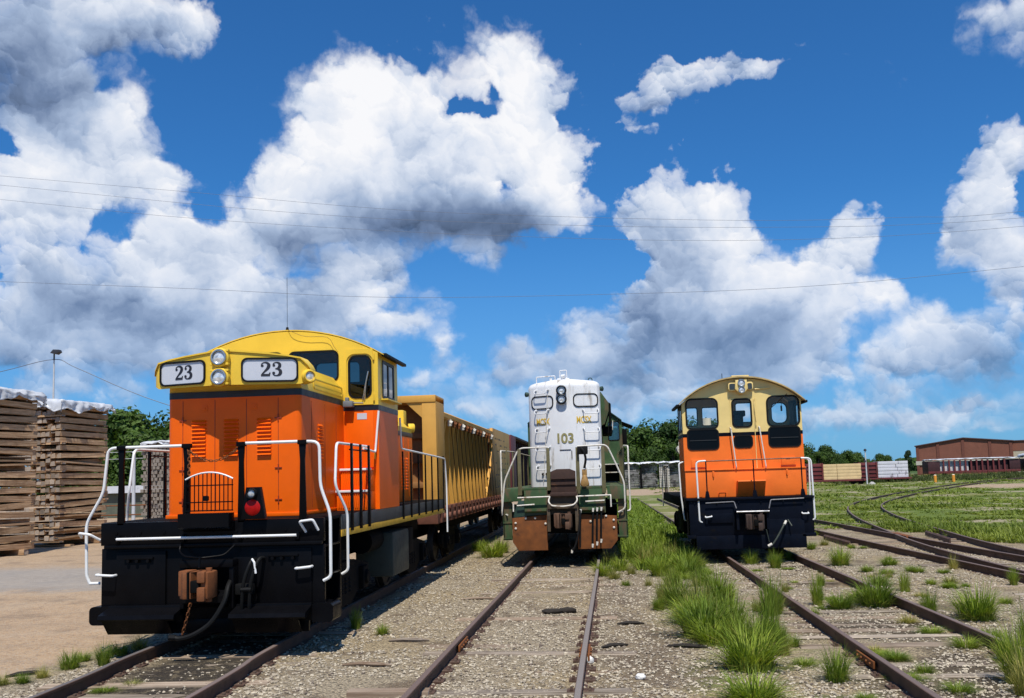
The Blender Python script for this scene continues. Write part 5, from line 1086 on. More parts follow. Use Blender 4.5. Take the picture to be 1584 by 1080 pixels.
def make_tracks():
    rnd=random.Random(5)
    straight_track('railway track with a dark oily bed under the locomotive numbered 23',[(-4.70,-4),(-4.94,9),(-5.10,13),(-5.15,30),(-5.15,70)],8.6,14.5,((.15,.13,.12),(.20,.15,.13)),rnd,6)
    T=straight_track('rusty railway track on pale gravel leading up to the white hood end',[(-1.16,-4),(-1.15,9),(-1.04,23),(-1.0,40),(-1.0,80)],7.6,24,((.17,.12,.10),(.24,.205,.18)),rnd,14)
    for X in(-1.15,):
        for s in(-.82,.82):
            b=MB()
            for q in(-1,1): b.box(q*.045-.012,q*.045+.012,-.35,.35,.02,.10,.006)
            for k in(-.25,-.1,.1,.25): b.cyl((-.075,k,.06),(.075,k,.06),.016,n=8)
            b.build('joint_bar',P['rust'],T,loc=(X+.02+s,11.6 if s>0 else 12.3,0))
    T=straight_track('railway track with grass tufts between its rails in front of the cream cab end',[(3.62,-4),(3.67,9),(3.69,23),(3.69,40),(3.5,80)],8.2,25,((.17,.12,.10),(.19,.14,.12)),rnd,8)
    b=MB()
    for q in(-1,1): b.box(q*.045-.012,q*.045+.012,-.35,.35,.02,.10,.006)
    for k in(-.25,-.1,.1,.25): b.cyl((-.075,k,.06),(.075,k,.06),.016,n=8)
    b.build('joint_bar',P['rust'],T,loc=(2.85,11.0,0))
    # turnout on the right
    T=thing('railway_turnout','rusty turnout where a second track curves away into the grass on the right','railway track',(0,0,0))
    A=catmull([Vector((*p,0)) for p in((8.75,4),(8.55,14),(8.28,21),(8.0,27),(7.70,36),(7.35,48),(7.0,80))],10)
    Bc=catmull([Vector((*p,0)) for p in((8.55,14),(8.66,19),(8.98,25),(9.72,31),(11.45,42),(14.05,53),(17.9,63.5),(23.5,76),(30,88.3),(39,104),(51,120),(75,138))],10)
    m=rail_mat('rusty_rail_17',(.17,.12,.10))
    def gp(pts): return [Vector((p.x,p.y,max(0,gz(p.x,p.y)-.01) if p.y>55 else 0)) for p in pts]
    for pts,s in((A,-.82),(A,.82),(Bc,-.82),(Bc,.82)):
        b=MB(); sweep(b,gp(offset(pts,s)),RAILP); b.build('rail',m,T)
    b=MB(); b.prism([(8.68,28.6),(8.86,28.6),(8.98,30.4),(8.76,30.4)],'xy',.02,.152,.01); b.build('frog',P['rust'],T)
    for s,pp in((-1,[(6.72,27.2),(6.70,30.2)]),(1,[(9.55,27.6),(10.0,31)])):
        b=MB(); sweep(b,[Vector((*p,0)) for p in pp],[(-.02,.0),(.02,.0),(.02,.15),(-.02,.11)]); b.build('guard_rail',m,T)
    sleepers(T,[Vector((*p,0)) for p in((8.75,4),(8.6,21),(8.7,27),(9.4,36),(10.6,42))],15,41,.6,rnd,1.75)
# ------------------------------------------------------------------ grass
def blades(V,F,n,h,rad,rnd,lean=.5,w=.006,cx=0,cy=0,cz=0,seg=3):
    for i in range(n):
        a=rnd.uniform(0,6.283); r=rad*.24*math.sqrt(rnd.random()); x=cx+r*math.cos(a); y=cy+r*math.sin(a)
        hh=h*rnd.uniform(.4,1.08); q0=rnd.random(); ln=rad*(.04+.42*math.sqrt(q0))*lean; hh*=1.08-.35*q0; b=a+rnd.uniform(-.6,.6)
        ww=w*rnd.uniform(.7,1.5); ox,oy=-math.sin(b+rnd.uniform(-1,1))*ww,math.cos(b)*ww; k=len(V)
        for s in range(seg):
            u=s/seg; q=1-u*.75; dx=ln*u*u; zz=hh*(u-.18*u*u*u*min(1.6,ln/hh*2))
            px,py=x+math.cos(b)*dx,y+math.sin(b)*dx
            V.append((px-ox*q,py-oy*q,cz+zz)); V.append((px+ox*q,py+oy*q,cz+zz))
        V.append((x+math.cos(b)*ln,y+math.sin(b)*ln,cz+hh*(1-.18*min(1.6,ln/hh*2))))
        for s in range(seg-1): F.append((k+2*s,k+2*s+1,k+2*s+3,k+2*s+2))
        F.append((k+2*seg-2,k+2*seg-1,k+2*seg))
def make_tufts():
    gm=leaf_mat('grass_blade',(.12,.185,.018),(.27,.335,.045),.2,2.5,.3)
    dry=leaf_mat('dry_grass_blade',(.20,.21,.04),(.40,.36,.12),.2,3,.25)
    rnd=random.Random(11); protos=[]
    for k in range(7):
        V=[];F=[]
        blades(V,F,[520,420,560,330,460,260,380][k],.62,1.0,rnd,[.9,1.15,1.0,.75,1.25,.9,1.3][k],.0075)
        blades(V,F,40,.22,1.1,rnd,1.3,.007)
        n0=len(F); blades(V,F,int(40+20*(k%3)),.34,1.15,rnd,1.25,.006)
        me=bpy.data.meshes.new('grass_tuft'); me.from_pydata(V,[],F); me.materials.append(gm if k!=5 else dry); me.materials.append(dry)
        me.polygons.foreach_set('material_index',[1 if i>=n0 or rnd.random()<.03 else 0 for i in range(len(F))]); protos.append(me)
    info=dict(midgap=('tall green grass tuft in the gravel between the middle and right tracks','tufts between the middle and right tracks'),
      midrail=('short yellow-green grass tuft close beside the right rail of the middle track','tufts beside the middle track'),
      rtrack=('grass tuft between the rails of the track before the cream cab','tufts between the rails of the right track'),
      rfield=('grass tuft on the stony ground between the right track and the turnout','tufts right of the right track'),
      lyard=('small grass tuft along the outer left rail at the edge of the tan yard','tufts along the left rail'),
      lgap=('low green weed in the ballast near the front orange engine','weeds by the left track'))
    for k in range(26):
        x0,y0,h0,w0=TUFTS['midgap'][rnd.randrange(20)]; TUFTS['midgap'].append((x0+rnd.uniform(-.45,.45),y0+rnd.uniform(-.8,.8),h0*rnd.uniform(.3,.6),w0*rnd.uniform(.35,.7)))
    for k in range(16):
        TUFTS['rfield'].append((rnd.uniform(4.9,7.0),rnd.uniform(14,27),rnd.uniform(.08,.2),rnd.uniform(.15,.4)))
        TUFTS['rtrack'].append((rnd.uniform(3.0,4.3),rnd.uniform(9,22),rnd.uniform(.06,.17),rnd.uniform(.15,.4)))
    for key,L in TUFTS.items():
        lb,gp=info[key]
        for i,(x,y,h,w) in enumerate(L):
            me=protos[rnd.choice([5,6,3]) if key in('midrail','lyard') else rnd.randrange(7)]
            o=bpy.data.objects.new('grass_tuft',me); COL.objects.link(o); o.location=(x,y,gz(x,y)-.01)
            s=h/.62*.95; q=max(w/1.0*1.12,.24); o.scale=(q,q,s); o.rotation_euler=(0,0,rnd.uniform(0,6.3)); tag(o,lb,'grass tuft',gp)
    # uncountable grass : strip by the right engine, and the field
    V=[];F=[]
    for i in range(5200):
        y=22+rnd.random()**1.1*58; x=rnd.uniform(.45,2.05) if y<32 else rnd.uniform(-.4 if y<40 else -3,7)
        if y<24.5 and x<.75: continue
        if y>32 and 2.7<x<4.8: continue
        if x>4.5 and MN.noise((x*.3,y*.3,1))<.1: continue
        s=rnd.uniform(.25,.55)*(1.15 if y<34 else .8); blades(V,F,9,s*.85,.6,rnd,1.2,.009+.0004*y,x,y,gz(x,y),2)
    tag(rawmesh('grass_strip',V,F,gm),'thick green grass between the middle and right locomotives','grass',kind='stuff')
    V=[];F=[];n=0
    while n<15000:
        y=1/rnd.uniform(1/190,1/27); x=rnd.uniform(5.6,.62*y+4)
        e=y+1.55*x
        if e<48+MN.noise((x*.4,y*.4,2))*7: continue
        if math.hypot((x-46)/15,(y-92)/9)<.95: continue
        if x<7 and y<46: continue
        d=MN.noise((x*.22,y*.22,5))
        if d<-.08 and rnd.random()<.85: continue
        s=rnd.uniform(.05,.17)*(1+4.0*max(0,d-.08))*(1+y*.003); blades(V,F,6,s,.3+y*.008,rnd,1.1,.006+.00055*y,x,y,gz(x,y),2); n+=1
    tag(rawmesh('field_grass',V,F,leaf_mat('field_grass_blade',(.085,.13,.018),(.20,.245,.045),.2,.25,.3)),'rough green grass of the open field on the right','grass',kind='stuff')
    V=[];F=[]
    for i in range(5200):
        x=rnd.uniform(29,90); y=rnd.uniform(119,140)+x*.03; s=rnd.uniform(.5,1.15)*(.75+.5*MN.noise((x*.15,y*.15,4))); blades(V,F,6,max(.3,s),1.0,rnd,.5,.05,x,y,gz(x,y),2)
    tag(rawmesh('tall_weeds',V,F,leaf_mat('weed_leaf',(.05,.075,.02),(.15,.16,.05),.2,.2,.25)),'tall ragged weeds in front of the row of maroon wagons','weeds',kind='stuff')
# ------------------------------------------------------------------ wagons behind the orange engine
def make_wagons():
    Y=mat('weathered_yellow_wagon_paint',(.62,.32,.055),.6,var=.15,scale=1.2,bump=.04,bscale=8,tint=(.30,.14,.04),tmask=(.52,.78),tscale=1.6,streak=5)
    Rr=mat('rusty_red_deck',(.13,.045,.025),.8,var=.35,scale=3,bump=.2,bscale=25,tint=(.05,.022,.014),tscale=3)
    T=thing('flat_wagon','yellow centre-beam flat wagon coupled behind the orange engine, its ribbed spine sunlit below','railway wagon',(-5.15,21.8,0))
    hw=1.25; L=17.4
    b=MB(); b.box(-hw,hw,0,L,1.16,1.46,.02)
    for k in range(24):
        y=.4+k*.72; b.box(hw-.02,hw+.05,y-.10,y+.10,1.18,1.50,.01); b.cyl((hw+.03,y+.3,1.30),(hw+.09,y+.3,1.30),.09,n=10)
        b.box(hw-.25,hw+.04,y-.2,y+.1,1.46,1.56,.02)
    b.build('deck',Rr,T)
    b=MB(); b.box(-.5,.5,.4,L-.4,.78,1.16); b.build('underframe',P['under'],T)
    # near bulkhead : posts, header and recessed panel
    b=MB(); b.box(hw-.34,hw,0,1.15,1.47,4.16,.02); b.box(-hw,-hw+.34,0,1.15,1.47,4.16,.02); b.box(-hw,hw,-.02,1.17,4.02,4.19,.02)
    b.prism([(hw-.34,4.02),(hw-.72,4.02),(hw-.34,3.66)],'xz',.02,.5); b.prism([(-hw+.34,4.02),(-hw+.72,4.02),(-hw+.34,3.66)],'xz',.02,.5)
    b.build('bulkhead_frame',Y,T)
    b=MB(); b.box(-hw+.34,hw-.34,.85,1.0,1.47,4.02); 
    for z in(2.0,2.6,3.2): b.box(-hw+.34,hw-.34,.7,.85,z,z+.14,.01)
    b.build('bulkhead_panel',mat('brown_bulkhead_paint',(.26,.12,.035),.7,var=.25,tint=(.12,.06,.03)),T)
    # ribbed spine : top chord, ribs and web
    wx=hw-.34
    b=MB(); b.prism([(-hw+.04,3.70),(hw-.04,3.70),(hw,3.74),(hw,3.84),(hw-.1,3.90),(-hw+.1,3.90),(-hw,3.84),(-hw,3.74)],'xz',1.17,L-5.92); b.build('top_chord',Y,T)
    b=MB(); b.box(-wx,wx,1.17,L-5.9,1.47,3.70); b.build('web',Y,T)
    n=13
    for k in range(n):
        y=1.75+k*.74
        for s_ in(1,-1):
            b=MB(); pr=[(s_*wx,1.47),(s_*(hw+.0),1.47),(s_*(hw-.02),1.75),(s_*(hw-.10),2.5),(s_*(hw-.12),3.3),(s_*(hw-.05),3.70),(s_*wx,3.70)]
            b.prism(pr,'xz',y-.07,y+.07,.008); b.build('rib',Y,T)
        b=MB(); b.cyl((hw-.02,y+.3,3.66),(hw+.05,y+.3,3.62),.06,n=10); b.box(hw-.06,hw+.04,y+.25,y+.35,3.55,3.72,.015); b.build('strap_winch',P['offwhite'] if k%3==0 else P['rust'],T)
        b=MB(); b.tube([(hw+.02,y+.3,3.6),(hw+.03,y+1.1,1.52)],.008,5); b.build('tie_down_cable',P['under'],T)
    # far bulkhead with its wide side panel
    b=MB(); b.prism([(L-5.9,3.98),(L-6.0,3.6),(L-6.6,2.6),(L-8.2,1.47),(L,1.47),(L,4.0)],'yz',hw-.12,hw-.02,.01); b.prism([(L-5.9,3.98),(L-6.0,3.6),(L-6.6,2.6),(L-8.2,1.47),(L,1.47),(L,4.0)],'yz',-hw+.02,-hw+.12); fb=b.build('far_bulkhead',Y,T); b=MB(); b.box(-hw+.12,hw-.12,L-5.7,L,1.47,3.97); b.build('bulkhead_core',mat('brown_bulkhead_paint',(.26,.12,.035),.7),fb)
    rnd=random.Random(4); st=mat('faded_stencil',(.10,.06,.03),.7,var=.4,scale=20)
    for k in range(9):
        z=3.6-k*.22; y=L-5.2
        while y<L-.8:
            l=rnd.uniform(.2,.6)
            if rnd.random()<.6: b=MB(); b.box(hw-.021,hw-.017,y,y+l,z,z+rnd.choice((.04,.06))); b.build('stencil_mark',st,fb)
            y+=l+rnd.uniform(.12,.4)

    for y in(2.6,L-2.6): truck(T,0,y,2,1.75,.45,1.05)
    # second wagon, maroon
    M=mat('maroon_wagon_paint',(.14,.022,.022),.6,var=.2,scale=1.5,tint=(.07,.02,.018),tmask=(.5,.75),tscale=1.5,streak=4)
    T2=thing('flat_wagon','maroon bulkhead wagon just beyond the yellow centre-beam wagon','railway wagon',(-5.15,39.7,0))
    b=MB(); b.box(-hw,hw,0,17,1.16,1.46,.02); b.build('deck',M,T2)
    b=MB(); b.box(-hw,hw,0,.22,1.46,4.0,.02); b.box(hw-.08,hw,.2,2.2,1.46,4.02,.01); b.box(-hw,-hw+.08,.2,2.2,1.46,4.02,.01); b.build('bulkhead',M,T2)
    b=MB(); b.box(-.9,.9,2.2,16.8,1.46,3.9,.03)
    for k in range(14): b.box(.9,.98,2.9+k,3.0+k,1.46,3.95)
    b.build('centre_frame',mat('dark_maroon_frame',(.045,.012,.014),.7,var=.3),T2)
    b=MB(); b.box(-hw,hw,2.2,17,3.95,4.03); b.build('top_chord',mat('dark_maroon_frame',(.045,.012,.014),.7),T2)
    for y in(2.6,14.4): truck(T2,0,y,2,1.75,.45,1.05)
# ------------------------------------------------------------------ sleeper stacks on the left
def tie_protos():
    w=wood_mat('stacked_tie_wood',(.66,.45,.265),(.32,.185,.095),.32,1); out=[]; rnd=random.Random(2)
    for k in range(4):
        b=MB(); L=1.40; b.box(-.108,.108,-L,L,0,.195,.008)
        for v in b.b.verts: v.co+=Vector((rnd.uniform(-.008,.008),rnd.uniform(-.03,.03),rnd.uniform(-.006,.006)))
        out.append(b.build('stacked_railway_tie',w))
    return out,w
def make_stacks():
    pro,wm=tie_protos(); rnd=random.Random(8); used=[0]; inner=MB()
    RS=R(-9); piv=[]
    def tie(x,y,z,rx,rz,label,group):
        k=rnd.randrange(4)
        if used[0]<4: o=pro[used[0]]; used[0]+=1
        else: o=pro[k].copy(); COL.objects.link(o)
        if piv: dx,dy=x-piv[0],y-piv[1]; x=piv[0]+dx*math.cos(RS)-dy*math.sin(RS); y=piv[1]+dx*math.sin(RS)+dy*math.cos(RS); rz+=RS
        o.location=(x,y,z); o.rotation_euler=(rx,rnd.choice((0,math.pi)),rz)
        if abs(o.rotation_euler[1])>1: o.location.z=z+.195
        tag(o,label,'railway tie',group); return o
    HC=.065
    def stack(x1,y0,layers,cols,label,group,L=2.8,h=.195):
        zn=.17;zf=.17; piv[:]=[x1,y0+L]
        for yy in(y0+.5,y0+2.2):
            tie(x1-1.2,yy,0,0,math.pi/2,label,group)
        for i in range(layers):
            near=zn<=zf+.001 if rnd.random()<.9 else zn>zf
            jit=rnd.uniform(-.03,.03)
            yy=y0+.11 if near else y0+L-.11
            zz=zn if near else zf
            o=tie(x1-1.38+jit,yy+rnd.uniform(-.03,.03),zz,0,math.pi/2,label,group); o.scale.z=HC/.195; o.rotation_euler[1]=0; o.location.z=zz
            if near: zn+=HC
            else: zf+=HC
            rx=math.atan2(zf-zn,L-.2)
            for c in range(cols):
                tie(x1-.11-c*.232+rnd.uniform(-.012,.012)+jit*.3,y0+L/2+rnd.uniform(-.05,.05),(zn+zf)/2+.003,rx,rnd.uniform(-.006,.006),label,group)
            for c in range(cols,11):
                M=Matrix.Translation((x1-.11-c*.232,y0+L/2,(zn+zf)/2+.003))@Matrix.Rotation(rx,4,'X'); inner.box(-.108,.108,-1.4,1.4,0,.19,0,Matrix.Translation((x1,y0+L,0))@Matrix.Rotation(RS,4,'Z')@Matrix.Translation((-x1,-y0-L,0))@M)
            zn+=h+.05;zf+=h+.05
        return max(zn,zf)
    z1=stack(-20.42,29.35,20,2,'weathered brown railway tie in the tall stack cut off by the left picture edge','ties of the nearest stack')
    z2=stack(-21.05,35.4,20,6,'weathered grey-brown railway tie in the square-cornered stack just left of the orange engine','ties of the second stack')
    tag(inner.build('inner_ties',wm,None,smooth=False),'railway ties deep inside the two near stacks','railway ties',kind='stuff')
    tm=mat('white_tarp_plastic',(.58,.59,.61),.28,var=.10,scale=2,tint=(.33,.345,.37),tmask=(.55,.75),tscale=2.2)
    def tarp(name,x0,x1,y0,y1,z,drop,label,amp=.06,sd=0,res=.07):
        V=[];F=[];nx=int((x1-x0+1.2)/res);ny=int((y1-y0+1.2)/res)
        def ridge(u,v,f,o): return 1-abs(MN.noise((u*f,v*f,o)))*2
        for j in range(ny+1):
            for i in range(nx+1):
                u=x0-.6+(x1-x0+1.2)*i/nx; v=y0-.6+(y1-y0+1.2)*j/ny
                ex=max(0,x0-u,u-x1); ey=max(0,y0-v,v-y1)
                e=max(ex,ey); dr=drop*(.35+1.0*abs(MN.noise((u*.9,v*.9,sd)))+.25*MN.noise((u*2.3,v*2.3,sd+5)))*min(1,e/.5)
                w=u*.8+v*.6
                n=ridge(u+.4*v,v,1.3,sd)*amp*.55+ridge(u,v*.6-u*.5,3.1,sd+3)*amp*.45+ridge(u*.5+v,v,6.5,sd+8)*amp*.22
                fold=(ridge(u,v,2.2,sd+9)*.09+ridge(u,v,5.5,sd+11)*.05)*min(1,e*4)
                px=min(max(u,x0-.03),x1+.03)+(fold+.04 if u>x1 else -fold-.04 if u<x0 else 0)
                py=min(max(v,y0-.03),y1+.03)+(fold+.04 if v>y1 else -fold-.04 if v<y0 else 0)
                V.append((px,py,z+.05+n-dr+.06*math.sin((u-x0)/(x1-x0)*3.1)))
        F=[(j*(nx+1)+i,j*(nx+1)+i+1,(j+1)*(nx+1)+i+1,(j+1)*(nx+1)+i) for j in range(ny) for i in range(nx)]
        o=rawmesh(name,V,F,tm,smooth=True)
        if abs(x1+21)<.7: pv=Vector((x1,y1,0)); o.matrix_world=Matrix.Translation(pv)@Matrix.Rotation(RS,4,'Z')@Matrix.Translation(-pv)
        md=o.modifiers.new('thickness','SOLIDIFY'); md.thickness=.012
        return tag(o,label,'tarp')
    tarp('tarpaulin',-23.1,-20.40,29.3,32.2,z1+.0,.55,'crumpled white tarp over the stack at the left picture edge',.08,1)
    tarp('tarpaulin',-23.6,-21.03,35.35,38.25,z2+.0,.62,'crinkled white tarp draped over the second stack, hanging at its front corner',.08,6)
    # third stack seen behind the railing : too many ends to count, one object
    z=.17; x1=-22.55;y0=48; q=MB()
    for i in range(22):
        for c in range(9):
            ww=.17*rnd.uniform(.85,1.05); xx=x1-.02-c*.215-(.1 if i%2 else 0); yy=y0+rnd.uniform(-.06,.06); q.box(xx-ww,xx,yy,yy+2.7,z,z+.165)
        if i%3==2: q.box(x1-1.75,x1,y0+.05,y0+.2,z+.168,z+.235); z+=.07
        z+=.178
    tag(q.build('railway_ties',wood_mat('pale_tie_ends',(.50,.42,.33),(.24,.18,.13),.3,1),None,smooth=False),'stack of pale-ended railway ties behind the front left railing','railway ties',kind='stuff')
    tarp('tarpaulin',-24.3,x1+.03,y0-.05,y0+2.9,z+.0,.3,'white tarp on the distant stack behind the front railing',.06,12)
    return tarp,tm
# ------------------------------------------------------------------ far loads, building, poles
def make_background(tarp,tm):
    rnd=random.Random(21)
    gw=mat('grey_stacked_timber',(.20,.19,.18),.85,var=.5,scale=1.2,tint=(.05,.045,.04),tmask=(.45,.6),tscale=.9)
    ew=mat('pale_timber_ends',(.55,.50,.44),.8,var=.3,scale=3)
    def bundle(x0,x1,y,h,label,ends=False,d=2.6):
        b=MB(); n=int(h/.24)
        for k in range(n):
            z=.12+k*h/n; j=rnd.uniform(-.06,.06)
            if not ends:
                xx=x0
                while xx<x1-.3:
                    l=min(rnd.uniform(1.8,2.8),x1-xx); b.box(xx+.03,xx+l-.03,y+rnd.uniform(0,.10),y+d,z,z+h/n-rnd.uniform(.03,.09)); xx+=l
            else:
                c=x0
                while c<x1-.1: b.box(c,c+.2,y+rnd.uniform(0,.1),y+d,z,z+h/n-.06); c+=.26
        o=b.build('timber_stack',ew if ends else gw,None,smooth=False); return tag(o,label,'timber stack',None)
    xs=[(2.4,5.3),(5.5,8.0),(8.2,9.6),(9.75,12.9)]
    ls=['grey timber stack under white wrap right beside the green locomotive cab','grey timber stack in the middle of the far row between two locomotives','stack of pale timber ends at the right of the far row, by the switcher railing','grey timber stack at the far right of the row, mostly behind the orange switcher']
    ts=['white wrap on the stack next to the green cab','white wrap on the middle stack of the far row','white wrap on the stack of pale timber ends','white wrap on the stack mostly behind the orange switcher']
    for (a,b_),l,tl,e in zip(xs,ls,ts,(0,0,1,0)):
        bundle(a,b_,143+rnd.uniform(-.5,.5),3.55,l,e,3)
        o=tarp('tarpaulin',a,b_,142.4,146.2,3.75,.35,tl,.16,a,.3)
    for x,y,hh in((3.6,141,1.9),(5.4,141.2,2.9)):
        b=MB(); b.box(x-.16,x+.16,y,y+.2,0,hh,.03); b.box(x-.22,x+.22,y-.05,y+.25,0,.25); tag(b.build('stack_stake',P['under'],None),'dark stake standing before the far timber row, %s'%('short one by the green cab' if hh<2 else 'taller one in the middle'),'stake')
    # wagons with lumber on the right
    M=mat('maroon_wagon_paint',(.14,.022,.022),.6)
    g=.24
    def lumber_wagon(x0,xm,x1,y,label):
        T=thing('flat_wagon',label,'railway wagon',(x0,y,g))
        b=MB(); b.box(0,x1-x0,0,2.6,.38,.58,.02); b.build('deck',M,T)
        b=MB(); b.box(0,xm-x0,.1,2.5,.58,2.55,.02)
        for k in range(4): b.box(0,xm-x0,.0,.1,.75+k*.48,.83+k*.48)
        for k in range(3): b.box(k*(xm-x0-.15)/2,k*(xm-x0-.15)/2+.15,-.04,.1,.4,2.6)
        b.build('bulkhead',M,T)
        for xx in(1.2,x1-x0-1.2):
            b=MB()
            for dx in(-.45,.45): b.lathe([(-.06,.34),(.05,.34),(.06,.1)],(xx+dx,.3,.30),(0,-1,0),14)
            b.box(xx-.9,xx+.9,.2,.5,.2,.4,.03); b.build('truck_frame',P['under'],T)
        return T
    lumber_wagon(21.9,25.9,31.0,115,'maroon flat wagon carrying the yellow lumber bundle by the thin light pole')
    lumber_wagon(31.8,34.1,38.2,122,'maroon flat wagon carrying the white wrapped bundle right of the thin light pole')
    yl=mat('fresh_lumber',(.66,.47,.24),.7,var=.12,scale=1.2)
    b=MB()
    for k in range(5):
        for x0,x1 in((25.95,27.5),(27.54,30.3)): b.box(x0,x1,115.1,117.3,g+.60+k*.37,g+.60+k*.37+.35,.01)
    tag(b.build('lumber_bundle',yl,None),'yellow sawn lumber bundle on the maroon wagon, left of the thin pole','lumber bundle')
    wl=mat('white_lumber_wrap',(.62,.60,.64),.5,var=.1,scale=1.0,tint=(.22,.19,.22),tmask=(.58,.66),tscale=1.1)
    b=MB()
    for k in range(5):
        xx=34.2
        while xx<37.6: l=min(rnd.uniform(1.6,2.6),37.9-xx); b.box(xx,xx+l-.05,122.1+rnd.uniform(0,.06),124.3,g+.60+k*.41,g+.60+k*.41+.38,.02); xx+=l
    tag(b.build('lumber_bundle',wl,None),'white wrapped lumber bundle with dark seams on the wagon right of the thin pole','lumber bundle')
    # long row of stake wagons in front of the building
    D=mat('dark_maroon_frame',(.045,.012,.014),.7)
    rows=[(47.5,60.5,'nearest maroon stake wagon with white gaps between its stakes, below the brick building'),(61.2,78,'second maroon stake wagon from the left, half hidden by weeds'),(78.6,96,'maroon stake wagon at the right edge of the picture')]
    for a,c,l in rows:
        T=thing('stake_wagon',l,'railway wagon',(a,144,g)); L=c-a
        b=MB(); b.box(0,L,0,2.6,.7,1.05,.02); b.build('deck',M,T)
        b=MB(); b.box(0,1.7,0,2.6,1.05,2.55,.02); b.box(L-1.5,L,0,2.6,1.05,2.55,.02); b.build('bulkhead',D,T)
        k=2.1
        while k<L-1.6:
            b=MB(); b.box(k,k+.22,-.06,.10,.75,2.6); b.build('stake',M,T); k+=.78
        b=MB(); b.box(1.75,L*.45,.4,2.4,1.06,2.5); b.build('pale_load',mat('pale_load_wrap',(.55,.53,.53),.6),T)
        b=MB(); b.box(L*.46,L-1.6,.4,2.4,1.06,2.45); b.build('dark_load',D,T)
        for xx in(.7,2.3,L-2.3,L-.7):
            b=MB(); b.lathe([(-.06,.42),(.05,.42),(.06,.1)],(xx,.3,.42),(0,-1,0),14); b.build('wheel',P['under'],T)
    tarp('tarpaulin',47.7,60.3,144.0,146.5,2.82+g-.12,.25,'long white sheet over the nearest stake wagon, bunched up at its right end',.10,30,.35)
    tarp('tarpaulin',61.4,66.5,144.0,146.5,2.95+g,.5,'bunched white plastic at the left end of the second stake wagon',.28,33,.3)
    # brick building
    br=mat('brown_brick',(.20,.072,.045),.85,var=.12,scale=.6,tint=(.15,.06,.04),tmask=(.5,.8),tscale=.4)
    rzb=R(-21)
    T=thing('brick_building','long low brown brick warehouse with a shallow gabled front, beyond the wagons','building',(59.3,186,0),rzb)
    y=0; x0,xp,x1=0,8.3,16.4; h0=5.84;hp=7.07;h1=6.19
    b=MB(); b.prism([(x0,0),(x1,0),(x1,h1),(xp,hp),(x0,h0)],'xz',y,y+30); wl_=b.build('wall',br,T)
    for xx,hh in((x0+.02,h0),(3.6,h0+.45),(7.9,hp-.1),(12.4,hp-.55),(15.85,h1)):
        b=MB(); b.box(xx,xx+.5,y-.14,y,0,hh-.12); b.build('pilaster',mat('dark_brick',(.15,.05,.033),.85,var=.1),T)
    b=MB(); b.box(x0-.1,x1+.1,y-.2,y,2.3,3.05); b.build('pale_band',mat('pale_panel',(.50,.46,.38),.7,var=.08),T)
    b=MB()
    for (xa,za),(xb,zb) in (((x0-.2,h0),(xp,hp)),((xp,hp),(x1+.2,h1))):
        b.prism([(xa,za),(xb,zb),(xb,zb+.16),(xa,za+.16)],'xz',y-.3,y+30.2)
    b.build('roof',mat('dark_roof_edge',(.09,.045,.04),.6),T)
    T=thing('brick_building','lower brick and beige annex joined to the warehouse at the right picture edge','building',(59.3,186,0),rzb)
    b=MB(); b.box(x1+.02,50,y+1,y+30,4.4,6.2); b.build('upper_wall',br,T)
    b=MB(); b.box(x1+.02,50,y+1.05,y+29,0,4.4); b.build('wall',mat('beige_wall',(.45,.40,.30),.8,var=.06),T)
    b=MB(); b.box(20.2,21.8,y+.9,y+1.05,0,3.4); b.build('door',P['under'],T)
    b=MB(); b.box(x1+.22,50.2,y+.8,y+30,6.2,6.34); b.build('roof',mat('dark_roof_edge',(.09,.045,.04),.6),T)
    # poles
    pm=mat('weathered_pole_wood',(.24,.20,.16),.85,var=.2)
    gm=mat('galvanised_pole',(.52,.53,.54),.6,metal=0,var=.1)
    T=thing('light_pole','tall grey pole with a floodlight head rising behind the tarped stacks, wires hanging from it','light pole',(-27.72,45,0))
    b=MB(); b.tube([(0,0,0),(0,0,8.95)],[.08,.035],10); b.build('pole',gm,T)
    b=MB(); b.tube(fillet([(0,0,8.85),(0,-.0,9.2),(.14,-.15,9.3)],.1),.04); b.prism([(-.06,9.18),(.28,9.10),(.46,9.22),(.40,9.34),(.10,9.36)],'xz',-.3,-.02,.03); b.build('lamp_head',mat('dark_lamp_casting',(.03,.03,.035),.5),T)
    T=thing('utility_pole','slim grey pole by the trees, seen through the front railing of the orange engine','pole',(-31.2,60,0))
    b=MB(); b.tube([(0,0,0),(0,0,4.6)],[.12,.10],10); b.build('pole',gm,T); b=MB(); b.cyl((0,0,4.6),(0,0,4.7),.14,.05,10); b.build('cap',gm,T)
    T=thing('light_pole','thin pole with a lamp on top between the yellow and the white lumber bundles','light pole',(30.6,114,.22))
    b=MB(); b.tube([(0,0,0),(0,0,3.85)],[.09,.07],10); b.build('pole',gm,T); b=MB(); b.lathe([(0,.06),(.05,.17),(.22,.15),(.3,.03)],(0,0,3.85),(0,0,1),12); b.box(-.2,.02,-.1,.1,2.6,2.8,.02); b.build('lamp_head',mat('dark_lamp_casting',(.03,.03,.035),.5),T)
    T=thing('utility_pole','short bare wooden pole in front of the trees behind the yellow lumber','pole',(27.6,150,.3))
    b=MB(); b.tube([(0,0,0),(0,0,5.4)],[.14,.10],10); b.build('pole',pm,T); b=MB(); b.box(-.5,.5,-.08,.08,5.0,5.12); b.build('crossarm',pm,T)
    b=MB(); b.lathe([(0,.42),(.15,.36),(.3,.2),(.36,0)],(30.9,113.2,.2),(0,0,1),14)
    for v in b.b.verts: v.co+=Vector(MN.noise_vector(v.co*1.3))*.15
    tag(b.build('white_boulder',mat('pale_boulder',(.38,.36,.33),.85,var=.1),None),'pale heap at the foot of the thin pole','boulder')
    ym=mat('yellow_orange_post',(.75,.30,.03),.6,var=.1)
